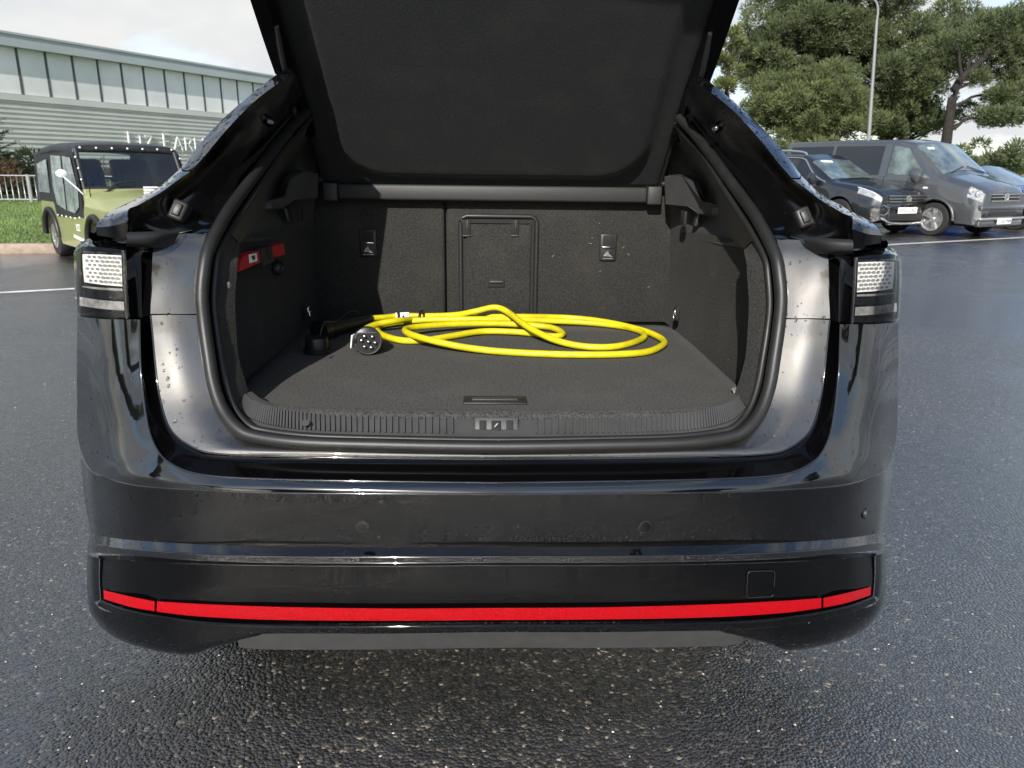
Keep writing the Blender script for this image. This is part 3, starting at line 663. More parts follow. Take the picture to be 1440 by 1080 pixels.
# seat backs
def panel(name, x0, x1, z0, z1, y, th, mat, par, bev=0.012):
    return box(name, ((x0 + x1) / 2, y + th / 2, (z0 + z1) / 2), (x1 - x0, th, z1 - z0), mat, par, None, bev)
xs = at(627, 360, YB).x
sbl = panel('seat_back', -0.68, xs - 0.004, FZ - 0.04, 1.30, YB, 0.06, M['carpet_wall'], car)
hx0, hx1 = at(648, 360, YB).x, at(754, 360, YB).x
hz1 = at(700, 304, YB).z
sbr = panel('seat_back', xs + 0.004, 0.68, FZ - 0.04, 1.30, YB, 0.06, M['carpet_wall'], car)
panel('seat_gap', xs - 0.02, xs + 0.02, FZ - 0.04, 1.28, YB + 0.03, 0.02, M['under'], car, 0)
# load-through hatch
fr = []
cz = FZ - 0.02; r_ = 0.022
loopo = [V(hx0, 0, cz), V(hx0, 0, hz1 - r_), V(hx0 + r_ * .3, 0, hz1 - r_ * .3), V(hx0 + r_, 0, hz1), V(hx1 - r_, 0, hz1), V(hx1 - r_ * .3, 0, hz1 - r_ * .3), V(hx1, 0, hz1 - r_), V(hx1, 0, cz)]
hf = tube('hatch_frame', [p + V(0, YB - 0.002, 0) for p in loopo], 0.0085, M['satin'], car, seg=8)
g0, g1, gz = hx0 + 0.017, hx1 - 0.017, hz1 - 0.017
box('hatch_groove', ((g0 + g1) / 2, YB - 0.001, (gz + cz) / 2), (g1 - g0 + 0.012, 0.004, gz - cz + 0.012), M['under'], hf)
hd = box('hatch_door', ((g0 + g1) / 2, YB - 0.006, (gz + cz) / 2 - 0.002), (g1 - g0 - 0.006, 0.012, gz - cz), M['carpet_wall'], car, None, 0.005)
for px in (656, 724):
    p = at(px, 321, YB - 0.012)
    box('hatch_hinge', p + V(0, 0, 0.002), (0.030, 0.008, 0.056), M['under'], hd, None, 0.003)
    box('hinge_edge', p + V(0, -0.004, -0.026), (0.028, 0.006, 0.005), M['grey_plastic'], hd, None, 0.001)
    box('hinge_edge', p + V(0.003, -0.004, 0.014), (0.005, 0.006, 0.03), M['grey_plastic'], hd, None, 0.001)
tube('hatch_edge', [V(g0 + .01, YB - 0.014, gz - 0.006), V(g1 - .01, YB - 0.014, gz - 0.006)], 0.003, M['satin'], hd, seg=6)
p = at(698, 398, YB - 0.012)
hh = box('hatch_handle', p, (0.062, 0.006, 0.034), M['under'], hd, None, 0.004)
box('handle_bar', p + V(0, -0.005, 0.005), (0.050, 0.008, 0.009), M['grey_plastic'], hh, None, 0.003)
p = at(692, 428, YB - 0.012)
box('hatch_catch', p, (0.060, 0.008, 0.012), M['under'], hd, None, 0.003)
# child-seat anchor plates on the seat backs
for (px, py) in ((518, 342), (855, 348)):
    p = at(px, py, YB - 0.004)
    ap = box('anchor_plate', p, (0.062, 0.010, 0.098), M['satin'], car, None, 0.008)
    box('anchor_slot', p + V(0, -0.005, 0.024), (0.040, 0.004, 0.040), M['under'], ap, None, 0.003)
    box('anchor_bar', p + V(0, -0.008, 0.002), (0.042, 0.006, 0.006), M['chrome'], ap, None, 0.002)
    pr = [([p + V(dx, -0.0062, dz) for dx, dz in ((-0.017, -0.030), (-0.010, -0.018), (0.0, -0.010), (0.003, -0.022), (0.012, -0.028), (0.018, -0.034))], [(0, 1, 2, 3, 4, 5)])]
    pr.append(([p + V(dx, -0.0062, dz) for dx, dz in ((-0.018, -0.041), (0.018, -0.041), (0.018, -0.038), (-0.018, -0.038))], [(0, 1, 2, 3)]))
    v_, f_ = merge(pr); mesh('anchor_print', v_, f_, M['lamp_clear'], ap)
# side walls (felt), pocket return and flange
TI = [(1046,352,1.86),(1050,372,1.785),(1051,395,1.765),(1053,425,1.745),(1051,470,1.73),(1047,508,1.71),(1034,553,1.685)]
SIb = [(1062,334,1.795),(1080,366,1.735),(1084,392,1.71),(1086,433,1.69),(1081,480,1.668),(1073,525,1.635),(1056,578,1.585)]
a_, b_ = PX(SIb), PX(TI)
loft('boot_flange', [[p, (p + q) / 2 + V(0, -0.006, 0), q] for p, q in zip(a_, b_)], 36, 8, M['carpet_wall'], car)
loft('pocket_return', [[q, q + V(0.02, 0.03, 0), V(0.675, q.y + 0.05, q.z)] for q in b_], 30, 6, M['carpet_wall'], car)
wt = [V(0.675, 1.74, 1.00), V(0.668, 1.95, 1.015), V(0.655, 2.3, 1.03), V(0.645, YB + .01, 1.05)]
wt[0].z = at(1046, 352, 1.86).z; wt[-1].z = at(933, 326, YB).z; wt[1].z = wt[0].z + 0.01; wt[2].z = (wt[0].z + wt[3].z) / 2 + 0.015
wb = [V(p.x - 0.0, p.y, FZ - 0.02) for p in wt]
loft('boot_side_wall', [[a, (a + b) / 2 + V(0.008, 0, 0), b] for a, b in zip(wt, wb)], 30, 10, M['carpet_wall'], car)
# plastic upper quarter trim
SIu = PX([(951,174,2.42),(969,196,2.34),(989,217,2.22),(1012,254,2.05),(1039,296,1.90),(1062,334,1.795)])
MIu = PX([(938,205,2.68),(952,222,2.66),(968,240,2.62),(990,270,2.52),(1014,312,2.22),(1047,351,1.92)])
zq = lambda y: wt[0].z + (wt[3].z - wt[0].z) * (y - 1.74) / (YB - 1.74) - 0.004
INu = [V(0.645, YB, zq(YB)), V(0.647, 2.66, zq(2.66)), V(0.65, 2.55, zq(2.55)), V(0.653, 2.40, zq(2.40)), V(0.659, 2.15, zq(2.15)), V(0.667, 1.88, wt[0].z)]
loft('upper_trim', [[a, b, c] for a, b, c in zip(SIu, MIu, INu)], 30, 14, M['trim'], car)
# shelf support block
def support(sx):
    fx = (lambda p: p) if sx > 0 else mir
    prof = [(936,250,2.60),(956,246,2.55),(974,257,2.42),(984,284,2.34),(1013,292,2.26),(1014,303,2.26),(985,300,2.36),(968,288,2.45),(937,285,2.60)]
    fr_ = [fx(at(*p)) for p in prof]
    bk = [fx(V(0.66, at(*p).y + 0.02, at(*p).z)) for p in prof]
    n = len(prof)
    v = fr_ + bk
    f = [tuple(range(n)) if sx > 0 else tuple(reversed(range(n)))] + [(i, (i + 1) % n, (i + 1) % n + n, i + n) for i in range(n)]
    o = mesh('shelf_support', v, f, M['trim'], car, True, sharp=R(40))
    md = o.modifiers.new('b', 'BEVEL'); md.width = 0.006; md.segments = 2
    hp = fx(at(980, 308, 2.42))
    k = box('bag_hook', hp, (0.016, 0.030, 0.050), M['satin'], car, Matrix.Rotation(R(12 * sx), 3, 'Y'), 0.006)
    box('hook_slot', hp + V(-sx * 0.03, 0.05, 0.0), (0.01, 0.05, 0.045), M['under'], k, None, 0.003)
support(1); support(-1)
# lashing eyes at the foot of the side walls
for sx in (1, -1):
    p = V(sx * 0.634, 2.50, 0); p.z = FZ + 0.075
    b = box('lashing_plate', p, (0.01, 0.028, 0.05), M['under'], car, None, 0.003)
    ring = [p + V(-sx * 0.008, math.cos(a) * 0.010, -0.004 + math.sin(a) * 0.020) for a in [k * math.pi / 8 for k in range(16)]]
    tube('lashing_eye', ring, 0.0032, M['chrome'], b, seg=6, closed=True)
# bin button on the flange, and the round clip on the left wall
p = mir(at(1049 + 0, 400, 1.72)); box('side_button', at(322, 401, 1.70), (0.008, 0.006, 0.016), M['trim'], car, None, 0.003)
p = atx(388, 377, -0.655)
lathe('side_knob', [(0.022, 0), (0.022, 0.012), (0.017, 0.018), (0.015, 0.012)], 24, M['satin'], car, zto((1, -0.15, 0)), p)

# ================================================================== open lid with the shelf panel
SL = 0.92
B0 = V(0.0, 2.70, at(690, 262, 2.70).z + 0.005)
def lidp(x, t, lift=0.0):                     # t metres forward from the shelf's hinge edge
    n = V(0, -SL, -1).normalized()            # faces down and back, to the camera
    d = V(0, -1, SL).normalized()
    return V(x + B0.x, B0.y, B0.z) + d * t + n * lift
LEN = 1.15
lid = None
def rr_sdf(x, t, cx, ct, hx, ht, r):
    qx, qy = abs(x - cx) - hx + r, abs(t - ct) - ht + r
    return math.hypot(max(qx, 0), max(qy, 0)) + min(max(qx, qy), 0) - r
nu, nv = 70, 80
v = []
for i in range(nu):
    t = LEN * i / (nu - 1)
    for j in range(nv):
        hw = 0.588
        x = -hw + 2 * hw * j / (nv - 1)
        d = rr_sdf(x, t, 0, 0.50, 0.515, 0.45, 0.17)
        k = min(1, max(0, (0.012 - d) / 0.035)); k = k * k * (3 - 2 * k)
        edge = max(0, 1 - (hw - abs(x)) / 0.015) ** 2
        v.append(lidp(x, t, 0.020 * k - 0.008 * edge + 0.004 * math.cos(x * 2.2)))
f = grid_faces(nu, nv)
shelf = mesh('shelf_panel', v, f, M['felt_panel'], car, True, label='felt underside of the lifted parcel shelf')
shelf.modifiers.new('s', 'SOLIDIFY').thickness = 0.018
# front bar of the shelf
def bar(name, x0, x1, z0, z1, y0, y1, mat, par, bev=0.006):
    return box(name, ((x0 + x1) / 2, (y0 + y1) / 2, (z0 + z1) / 2), (x1 - x0, y1 - y0, z1 - z0), mat, par, None, bev)
zb0, zb1 = at(690, 283, 2.66).z, at(690, 261, 2.66).z
bar('shelf_bar', -0.54, 0.54, zb0, zb1, 2.665, 2.70, M['bar'], car, 0.008)
for sx in (1, -1):
    bar('shelf_bar_end', min(sx * 0.54, sx * 0.590), max(sx * 0.54, sx * 0.590), zb0 - 0.006, zb1 + 0.004, 2.655, 2.705, M['bar'], car, 0.005)
    lathe('hinge_pin', [(0.010, 0), (0.010, 0.02), (0.006, 0.024)], 12, M['satin'], car, zto((sx, 0, 0)), V(sx * 0.588, 2.67, zb1 + 0.012))
    # edge moulding of the shelf panel, jogging out near its top
    pth = [lidp(sx * 0.588, 0.0, 0.004), lidp(sx * 0.588, 0.25, 0.004), lidp(sx * 0.588, 0.46, 0.004), lidp(sx * 0.591, 0.54, 0.004), lidp(sx * 0.608, 0.60, 0.006), lidp(sx * 0.611, 0.70, 0.006), lidp(sx * 0.611, 1.1, 0.006)]
    tube('shelf_edge', cr(pth, 30), 0.006, M['satin'], car, seg=6)
    pp = [lidp(sx * 0.590, 0.55, 0.0), lidp(sx * 0.611, 0.61, 0.0), lidp(sx * 0.614, 1.12, 0.0), lidp(sx * 0.58, 1.12, 0.0), lidp(sx * 0.58, 0.5, 0.0)]
    prism('lid_side_trim', pp if sx < 0 else pp[::-1], V(0, 0.03, 0.04), M['satin'], car)
    # lid frame beam
    bm_path = [V(sx * 0.594, 2.54, 1.37), V(sx * 0.594, 2.38, 1.45), V(sx * 0.596, 2.24, 1.555), V(sx * 0.598, 2.10, 1.68), V(sx * 0.602, 1.93, 1.84), V(sx * 0.61, 1.75, 2.01)]
    bp = cr(bm_path, 24); vv = []
    for q in bp:
        for dx, dn in ((-0.020, -0.03), (0.020, -0.03), (0.026, 0.0), (0.020, 0.04), (-0.020, 0.04)):
            vv.append(q + V(dx * 1.0, 0, 0) - V(0, -0.6, -0.8) * (-dn))
    mesh('lid_frame', vv, grid_faces(24, 5, wrap_v=True) + [(0, 1, 2, 3, 4), tuple(reversed(range(23 * 5, 24 * 5)))], M['gloss'], car, True, sharp=R(40))
    # gas strut
    tube('gas_strut', [V(sx * 0.605, 2.40, 1.345), V(sx * 0.59, 2.30, 1.44)], 0.012, M['satin'], car, seg=12)
    tube('strut_rod', [V(sx * 0.59, 2.30, 1.44), V(sx * 0.575, 2.14, 1.60)], 0.008, M['satin'], car, seg=10)
# outer skin of the lid with its rear window
ls = []
for y, z, w in ((2.55, 1.50, 0.60), (2.35, 1.56, 0.622), (2.15, 1.70, 0.632), (1.95, 1.87, 0.645), (1.70, 2.09, 0.66)):
    ls.append([V(-w, y, z), V(-w * .5, y + .01, z + 0.03), V(0, y + .015, z + 0.04), V(w * .5, y + .01, z + 0.03), V(w, y, z)])
loft('rear_window', ls, 20, 20, M['glass'], car, False)
ls2 = []
for y, z, w in ((1.70, 2.09, 0.66), (1.60, 2.17, 0.70), (1.50, 2.20, 0.72), (1.48, 2.13, 0.72), (1.60, 2.00, 0.66)):
    ls2.append([V(-w, y + .05, z - .01), V(-w * .5, y, z + 0.01), V(0, y, z + 0.015), V(w * .5, y, z + 0.01), V(w, y + .05, z - .01)])
loft('lid_tail', ls2, 16, 20, M['paint'], car, False)
# ================================================================== things in the boot
# ---- yellow charging cable
cab = empty('charging_cable', atz(700, 475, FZ), 0, 'yellow charging cable coiled on the boot floor with black connectors', 'cable')
rc = 0.0108
pts = [ # px, py, height above floor
 (519,448,.030),(540,446.5,.026),(565,444,.026),(598,444.5,.026),(640,443,.036),(668,438,.055),(692,432.5,.068),(706,434.5,.065),(720,443,.055),(738,457,.046),(763,471,.030),(791,481.5,.018),(824,487.5,.012),(860,488,.012),(888,482.5,.012),(905,474.5,.012),(901,466.5,.012),(874,459,.013),(819,453.5,.014),(763,451,.020),(700,449,.030),(650,449,.030),(600,450,.024),(560,453,.018),(532,460,.012),(536,470,.012),(564,478.5,.012),(598,478.5,.012),(639,472,.013),(681,466,.014),(735,467.5,.014),(777,473,.012),(791,470,.012),(782,463,.014),(763,459,.016),(708,455.5,.022),(653,455.5,.026),(600,458.5,.030),(572,462.5,.034),(574,468.5,.034),(598,476.5,.033),(653,488.5,.018),(720,495.5,.012),(819,499,.012),(898,496.5,.012),(928,488,.012),(932,478,.012),(903,464.5,.015),(847,452,.020),(791,446.5,.024),(720,445.5,.034),(650,446.5,.018),(600,448,.013),(560,451,.036),(530,456,.032),(512,464,.026),(506,470,.030)]
cp = [atz(px, py, FZ + h) for px, py, h in pts]
path = cr(cp, 620)
tube('cable', path, rc, M['yellow'], cab, seg=12)
# label wrapped on the cable and the strap
def along(i0, i1, r_, mat, name, par=cab): 
    return tube(name, cr(cp[i0:i1 + 1], 10), r_, mat, par, seg=14)
l0, l1 = cp[2] + (cp[1] - cp[2]) * 0.35, cp[2] + (cp[3] - cp[2]) * 0.30
lb = tube('cable_label', [l0, (l0 + l1) / 2, l1], rc + 0.003, M['white'], cab, seg=12)
l2 = l0 + (l1 - l0) * 0.10; l3 = l0 + (l1 - l0) * 0.32
tube('label_print', [l2, l3], rc + 0.0036, M['cable_black'], lb, seg=12)
c0 = atz(588, 449, FZ + 0.02)
tube('cable_strap', [c0 + V(0.012 + 0.004 * math.cos(a), 0.032 * math.cos(a), 0.004 + 0.026 * math.sin(a)) for a in [k * math.pi / 12 for k in range(24)]], 0.0055, M['cable_black'], cab, seg=8, closed=True)
tube('cable_strap', [c0 + V(0.012, -0.030, 0.0), c0 + V(-0.02, -0.032, -0.008), c0 + V(-0.045, -0.028, 0.002), c0 + V(-0.052, -0.012, 0.014)], 0.004, M['cable_black'], cab, seg=8)
# plug with pins turned to the boot opening
pc = atz(517, 479, FZ + 0.042); KS = 1.2
ax = V(0.20, -0.93, 0.10).normalized()
rot = zto(ax)
pl = lathe('plug', [(r_ * KS, h_ * KS) for r_, h_ in ((0.026, -0.075), (0.030, -0.06), (0.034, -0.03), (0.0355, -0.004), (0.0355, 0.010), (0.033, 0.012))], 30, M['cable_black'], cab, rot, pc)
e1_ = rot @ V(1, 0, 0); e2_ = rot @ V(0, 1, 0)
upv = (V(0, 0, 1) - ax * ax.z).normalized(); rtv = ax.cross(upv) * -1
if rtv.x < 0: rtv = -rtv
fc = pc + ax * 0.012 * KS
ring = []
for k in range(40):
    a = 2 * math.pi * k / 40; rr = 0.032 * KS
    x_, y_ = math.cos(a) * rr, math.sin(a) * rr
    if y_ > 0.021 * KS: y_ = 0.021 * KS
    ring.append(fc + rtv * x_ + upv * y_ + ax * 0.004)
tube('plug_rim', ring, 0.0026, M['grey_plastic'], pl, seg=6, closed=True)
mesh('plug_face', ring, [tuple(range(40))], M['under'], pl)
for (x_, y_) in ((-0.008, 0.013), (0.011, 0.011), (-0.016, 0.003), (0.001, -0.001), (0.017, -0.004), (-0.009, -0.013), (0.007, -0.016)):
    q = fc + rtv * x_ * KS + upv * y_ * KS + ax * 0.004
    w = lathe('pin_socket', [(0.0056, 0), (0.0056, 0.006), (0.0036, 0.006)], 14, M['cable_black'], pl, rot, q)
    lathe('pin', [(0.0034, 0.001), (0.0034, 0.0078), (0.0015, 0.0088)], 12, M['chrome'], pl, rot, q)
sk = box('plug_label', pc + V(-0.043, -0.004, 0.0), (0.004, 0.028, 0.040), M['white'], pl, Matrix.Rotation(R(-14), 3, 'Z') @ Matrix.Rotation(R(8), 3, 'Y'), 0.001)
for k in range(4): box('label_mark', pc + V(-0.0458, -0.006, -0.012 + 0.008 * k), (0.001, 0.016, 0.004), M['cable_black'], sk, Matrix.Rotation(R(-14), 3, 'Z'))
lathe('plug_button', [(0.007, -0.002), (0.007, 0.003), (0.004, 0.004)], 14, M['satin'], pl, zto((-0.75, -0.6, .2)), pc + V(-0.035, -0.026, 0.005))
# second connector lying towards the side wall
ha, hb = atz(519, 448, FZ + 0.030), atz(452, 465, FZ + 0.034)
hd_ = (hb - ha)
hn = tube('connector_handle', [ha - hd_ * 0.02, ha + hd_ * 0.15, ha + hd_ * 0.5, ha + hd_ * 0.8, ha + hd_ * 1.0], [0.015, 0.019, 0.024, 0.031, 0.033], M['cable_black'], cab, seg=20)
hax = hd_.normalized(); hr = zto(hax)
fc2 = hb
lathe('connector_collar', [(0.033, -0.02), (0.036, -0.01), (0.036, 0.012), (0.030, 0.012), (0.030, 0.003)], 26, M['cable_black'], hn, hr, fc2)
for k in range(6):
    a = k * math.pi / 3
    lathe('socket_hole', [(0.008, 0.010), (0.008, 0.0135), (0.006, 0.0135)], 12, M['rubber'], hn, hr, fc2 + hr @ V(math.cos(a) * 0.019, math.sin(a) * 0.019, 0))
lathe('handle_end_ring', [(0.0165, -0.006), (0.018, 0), (0.0165, 0.006)], 20, M['satin'], hn, hr, ha)
# dust cap on its thin cord
ccp = atz(446, 494, FZ + 0.005)
cap = lathe('dust_cap', [(0.040, 0.0), (0.040, 0.006), (0.034, 0.008), (0.034, 0.040), (0.031, 0.044)], 30, M['cable_black'], cab, None, ccp)
tube('cap_cord', cr([ccp + V(0.0, 0.03, 0.03), ccp + V(0.012, 0.07, 0.075), hb + V(0.05, -0.02, 0.035), ha + V(-0.06, -0.02, 0.03), ha + V(-0.03, 0, 0.02)], 24), 0.0016, M['grey_plastic'], cap, seg=6)
# ---- red strapped case on the side wall
def wall_poly(pxs, X): return [atx(px, py, X) for px, py in pxs]
XW = -0.655
case = empty('red_case', atx(352, 365, XW), 0, 'red fabric case held by a black strap on the boot side wall', 'case')
prism('case_front', wall_poly([(336,382),(340,363),(347,358),(367,352),(368,368)], XW + 0.03), V(-0.03, 0, 0), M['dark_red'], case)
prism('case_rear', wall_poly([(382,347),(399,342),(401,357),(384,363)], XW + 0.03), V(-0.03, 0, 0), M['dark_red'], case)
st_ = prism('case_strap', wall_poly([(367,350),(382,345),(386,368),(370,374)], XW + 0.036), V(-0.036, 0, 0), M['satin'], case)
prism('strap_slot', wall_poly([(373,349),(377,348),(382,362),(378,365)], XW + 0.037), V(-0.002, 0, 0), M['under'], st_)
lbp = prism('case_label', wall_poly([(351,358),(361,356),(362,367),(352,370)], XW + 0.032), V(-0.003, 0, 0), M['white'], case)
prism('label_print', wall_poly([(354,360),(359,359),(359,364),(356,366)], XW + 0.0335), V(-0.003, 0, 0), M['grey_plastic'], lbp)
# ---- wrapper caught at the edge of the floor
M['foil'] = simple('clear_wrapper', (0.4, 0.38, 0.33), 0.15, metal=0.4, noise=0.5, nscale=60)
wv = []; wf = []
wb_ = V(0.612, 1.80, FZ + 0.004)
for i in range(9):
    for j in range(4):
        wv.append(wb_ + V(0.006 * j + random.uniform(-.004, .004), -0.016 * i + random.uniform(-.004, .004), random.uniform(0.002, 0.016)))
tag(mesh('torn_wrapper', wv, grid_faces(9, 4), M['foil'], None, False), 'crumpled clear wrapper caught beside the boot floor carpet', 'litter')
# ---- dry grass bits and fluff on the carpet
M['bit'] = simple('dry_bits', (0.25, 0.22, 0.16), 0.8)
bp_ = []
for k in range(26):
    w = random.random()
    if w < 0.4: c = V(random.uniform(-.5, .55), random.uniform(1.7, 2.6), FZ + 0.003); d1 = V(random.uniform(-1, 1), random.uniform(-1, 1), 0.02); d2 = V(0, 0, 1)
    elif w < 0.7: c = V(random.uniform(-.1, .6), YB - 0.003, random.uniform(FZ + .1, 1.15)); d1 = V(random.uniform(-1, 1), 0, random.uniform(-1, 1)); d2 = V(0, -1, 0)
    else:
        yy = random.uniform(1.95, 2.6); c = V(0.645, yy, random.uniform(FZ + .03, 1.0)); d1 = V(0, random.uniform(-1, 1), random.uniform(-1, 1)); d2 = V(-1, 0, 0)
    d1 = d1.normalized() * random.uniform(.002, .0055); s = d1.cross(d2).normalized() * 0.0007
    bp_.append(([c - d1 - s, c + d1 - s, c + d1 + s, c - d1 + s], [(0, 1, 2, 3)]))
v_, f_ = merge(bp_); tag(mesh('carpet_fluff', v_, f_, M['bit']), kind='stuff')

# ================================================================== rain drops on the paint
from mathutils import noise as mnoise
def drops(key, per_m2, rmin, rmax, flatten=0.5):
    out = []
    for v, f in SURF.get(key, []):
        for q in f:
            a, b, c, d = (v[i] for i in q)
            n = (c - a).cross(d - b); ar = n.length / 2
            if ar < 1e-8: continue
            n.normalize()
            if n.dot(CAM_LOC - a) < 0 and abs(n.z) > 0.3 and n.z < 0: n = -n
            e = per_m2 * ar; k = int(e) + (1 if random.random() < e - int(e) else 0)
            for _ in range(k):
                s, t = random.random(), random.random()
                p = (a * (1 - s) + b * s) * (1 - t) + (d * (1 - s) + c * s) * t
                if mnoise.noise(p * 16) < -0.12 - 0.25 * random.random(): continue
                r = rmin + (rmax - rmin) * random.random() ** 2.5
                e1 = n.cross(V(0.3, 0.2, 1)).normalized(); e2 = n.cross(e1)
                st = random.uniform(0.9, 1.6)
                vs = []
                for (rr, h) in ((1.0, -0.12), (0.85, 0.30), (0.45, 0.52)):
                    for m in range(7):
                        an = m * 0.8976
                        vs.append(p + e1 * (math.cos(an) * r * rr) + e2 * (math.sin(an) * r * rr * st) + n * (h * r * flatten * 1.6))
                vs.append(p + n * (0.56 * r * flatten * 1.6))
                fs = grid_faces(3, 7, wrap_v=True) + [(14 + m, 14 + (m + 1) % 7, 21) for m in range(7)] + [(6, 5, 4, 3, 2, 1, 0)]
                out.append((vs, fs))
    if out:
        v_, f_ = merge(out)
        o = mesh('rain_drops', v_, f_, M['drop'], car, True, kind='stuff')
drops('drops_strip', 7000, 0.0012, 0.0050)
drops('drops_cap', 8000, 0.0012, 0.0042)
drops('drops_many', 2600, 0.0012, 0.0042)
drops('drops_few', 1300, 0.0010, 0.0030)
drops('drops_band', 420, 0.0016, 0.0038)
drops('drops_band2', 250, 0.0012, 0.0026)
drops('drops_ledge', 8000, 0.0012, 0.0034)
# ================================================================== other vehicles
def veh_root(name, loc, heading, label, cat, group=None):
    return empty(name, loc, math.atan2(heading.y, heading.x), label, cat, group)
def mk_paint(name, col, metal=0.6, rough=0.35, dust=0.08):
    return paint(name, col, metal, rough, dust)
class Hull:
    """stations along the length; each gives the half section from sill to roof centre"""
    def __init__(s, st): s.st = st; s.x0, s.x1 = st[0][0], st[-1][0]
    def sec(s, x):
        st = s.st
        for i in range(len(st) - 1):
            if st[i][0] <= x <= st[i + 1][0]: break
        u = (x - st[i][0]) / (st[i + 1][0] - st[i][0])
        return [V(x, -(a[0] + (b[0] - a[0]) * u), a[1] + (b[1] - a[1]) * u) for a, b in zip(st[i][1], st[i + 1][1])]
    def pt(s, x, v, off=0.0):
        pts = s.sec(x); n = len(pts)
        ext = pts + [V(x, -pts[-2].y, pts[-2].z)]
        i = min(int(v), n - 2); u = v - i
        p1, p2 = ext[i], ext[i + 1]
        lin = p1 * (1 - u) + p2 * u
        c = cr(ext[max(0, i - 1):i + 3], 2) if False else None
        p0 = ext[i - 1] if i > 0 else p1 * 2 - p2; p3 = ext[i + 2]
        cm = 0.5 * ((2 * p1) + (p2 - p0) * u + (2 * p0 - 5 * p1 + 4 * p2 - p3) * u * u + (3 * p1 - p0 - 3 * p2 + p3) * u ** 3)
        q = lin * 0.45 + cm * 0.55
        if off:
            e = 0.01
            a = s.pt(min(x + e, s.x1), v) - s.pt(max(x - e, s.x0), v); b = s.pt(x, min(v + e, n - 1)) - s.pt(x, max(v - e, 0))
            nn = a.cross(b); 
            if nn.length > 1e-9:
                nn.normalize()
                if nn.dot(q - V(x, 0, 0.6)) < 0: nn = -nn
                q = q + nn * off
        return q
    def body(s, mat, parent, wheels, rr, zc, nx=90, name='body'):
        n = len(s.st[0][1]); vs = [i * 0.25 for i in range((n - 1) * 4 + 1)]
        xs = [s.x0 + (s.x1 - s.x0) * k / nx for k in range(nx + 1)]
        for wx in wheels: xs += [wx + rr * math.cos(a) * 0.999 for a in [math.pi * k / 16 for k in range(17)]]
        xs = sorted(set(round(x, 4) for x in xs))
        half = []
        for x in xs:
            row = []
            ah = 0
            for wx in wheels:
                d = abs(x - wx)
                if d < rr: ah = max(ah, math.sqrt(rr * rr - d * d) + zc)
            for v in vs:
                p = s.pt(x, v)
                if v <= 2 and p.z < ah: p = V(p.x, p.y, min(ah, s.pt(x, 2).z))
                row.append(p)
            half.append(row)
        m = len(vs); verts = []; 
        for row in half: verts += row + [V(p.x, -p.y, p.z) for p in reversed(row[:-1])]
        w = 2 * m - 1
        f = grid_faces(len(xs), w)
        f.append(tuple(range(w))); f.append(tuple(reversed(range((len(xs) - 1) * w, len(xs) * w))))
        box('underbody', ((s.x0 + s.x1) / 2, 0, .30), (s.x1 - s.x0 - .5, 1.36, .16), M['under'], parent, None, 0, True)
        return mesh(name, verts, f, mat, parent, True, True, sharp=R(38))
    def patch(s, name, x0, x1, v0, v1, mat, parent, off=0.005, nx=8, nv=5, side=-1, fx=None):
        verts = []
        for i in range(nx):
            for j in range(nv):
                uu, ww = i / (nx - 1), j / (nv - 1)
                a0, a1 = (fx(ww) if fx else (x0, x1))
                p = s.pt(a0 + (a1 - a0) * uu, v0 + (v1 - v0) * ww, off)
                verts.append(V(p.x, p.y if side < 0 else -p.y, p.z))
        return mesh(name, verts, grid_faces(nx, nv), mat, parent, True, True)
    def wide(s, name, x0, x1, v0, mat, parent, off=0.006, nx=10, nv=16):
        """a pane across the full width, from section value v0 over the centre line"""
        n = len(s.st[0][1]) - 1; verts = []
        for i in range(nx):
            x = x0 + (x1 - x0) * i / (nx - 1)
            for j in range(nv):
                t = j / (nv - 1) * 2
                if t <= 1: p = s.pt(x, v0 + (n - v0) * t, off)
                else: p = s.pt(x, v0 + (n - v0) * (2 - t), off); p = V(p.x, -p.y, p.z)
                verts.append(p)
        return mesh(name, verts, grid_faces(nx, nv), mat, parent, True, True)
def number_plate(parent, x, y, z, txt, w=0.52, h=0.112, tilt=0):
    pl = box('number_plate', (x, y, z), (0.012, w, h), M['white'], parent, None, 0.003, True)
    mtx = Matrix.Translation((x + 0.008, y, z)) @ Matrix.Rotation(R(90), 4, 'Z') @ Matrix.Rotation(R(90), 4, 'X')
    o = text_obj('plate_text', txt, 0.10, M['under'], None, mtx, extrude=0.001, width=w * 0.9); set_parent(o, pl, True)
    return pl
def badge(parent, x, y, z, r):
    rot = zto((1, 0, 0))
    b = lathe('badge', [(r, 0), (r, 0.012), (r * 0.84, 0.014), (r * 0.82, 0.004)], 28, M['chrome'], parent, rot, (x, y, z), True)
    prs = []
    def stroke(a, c, w=0.13):
        a, c = Vector((0, a[0] * r, a[1] * r)), Vector((0, c[0] * r, c[1] * r)); d = (c - a).normalized(); s = Vector((0, -d.z, d.y)) * r * w / 2
        vs = [a - s, c - s, c + s, a + s]; vs = [q + Vector((x + 0.012, y, z)) for q in vs]
        prs.append((vs, [(0, 1, 2, 3)]))
    stroke((-.30, .75), (0, .10)); stroke((.30, .75), (0, .10))
    stroke((-.72, .36), (-.36, -.66)); stroke((-.36, -.66), (0, .02)); stroke((0, .02), (.36, -.66)); stroke((.36, -.66), (.72, .36))
    v, f = merge(prs); o = mesh('badge_letters', v, f, M['chrome'], b, False, True)
    return b
M['head'] = simple('headlamp_glass', (0.36, 0.365, 0.37), 0.12, metal=0.3, coat=1.0, noise=0.4, nscale=14)
M['drl'] = simple('daytime_lamp', (0.55, 0.56, 0.57), 0.2, coat=1.0)
M['dark_trim'] = simple('dark_vehicle_trim', (0.014, 0.014, 0.015), 0.45)
M['silver_trim'] = simple('silver_trim', (0.55, 0.55, 0.55), 0.3, metal=0.8)
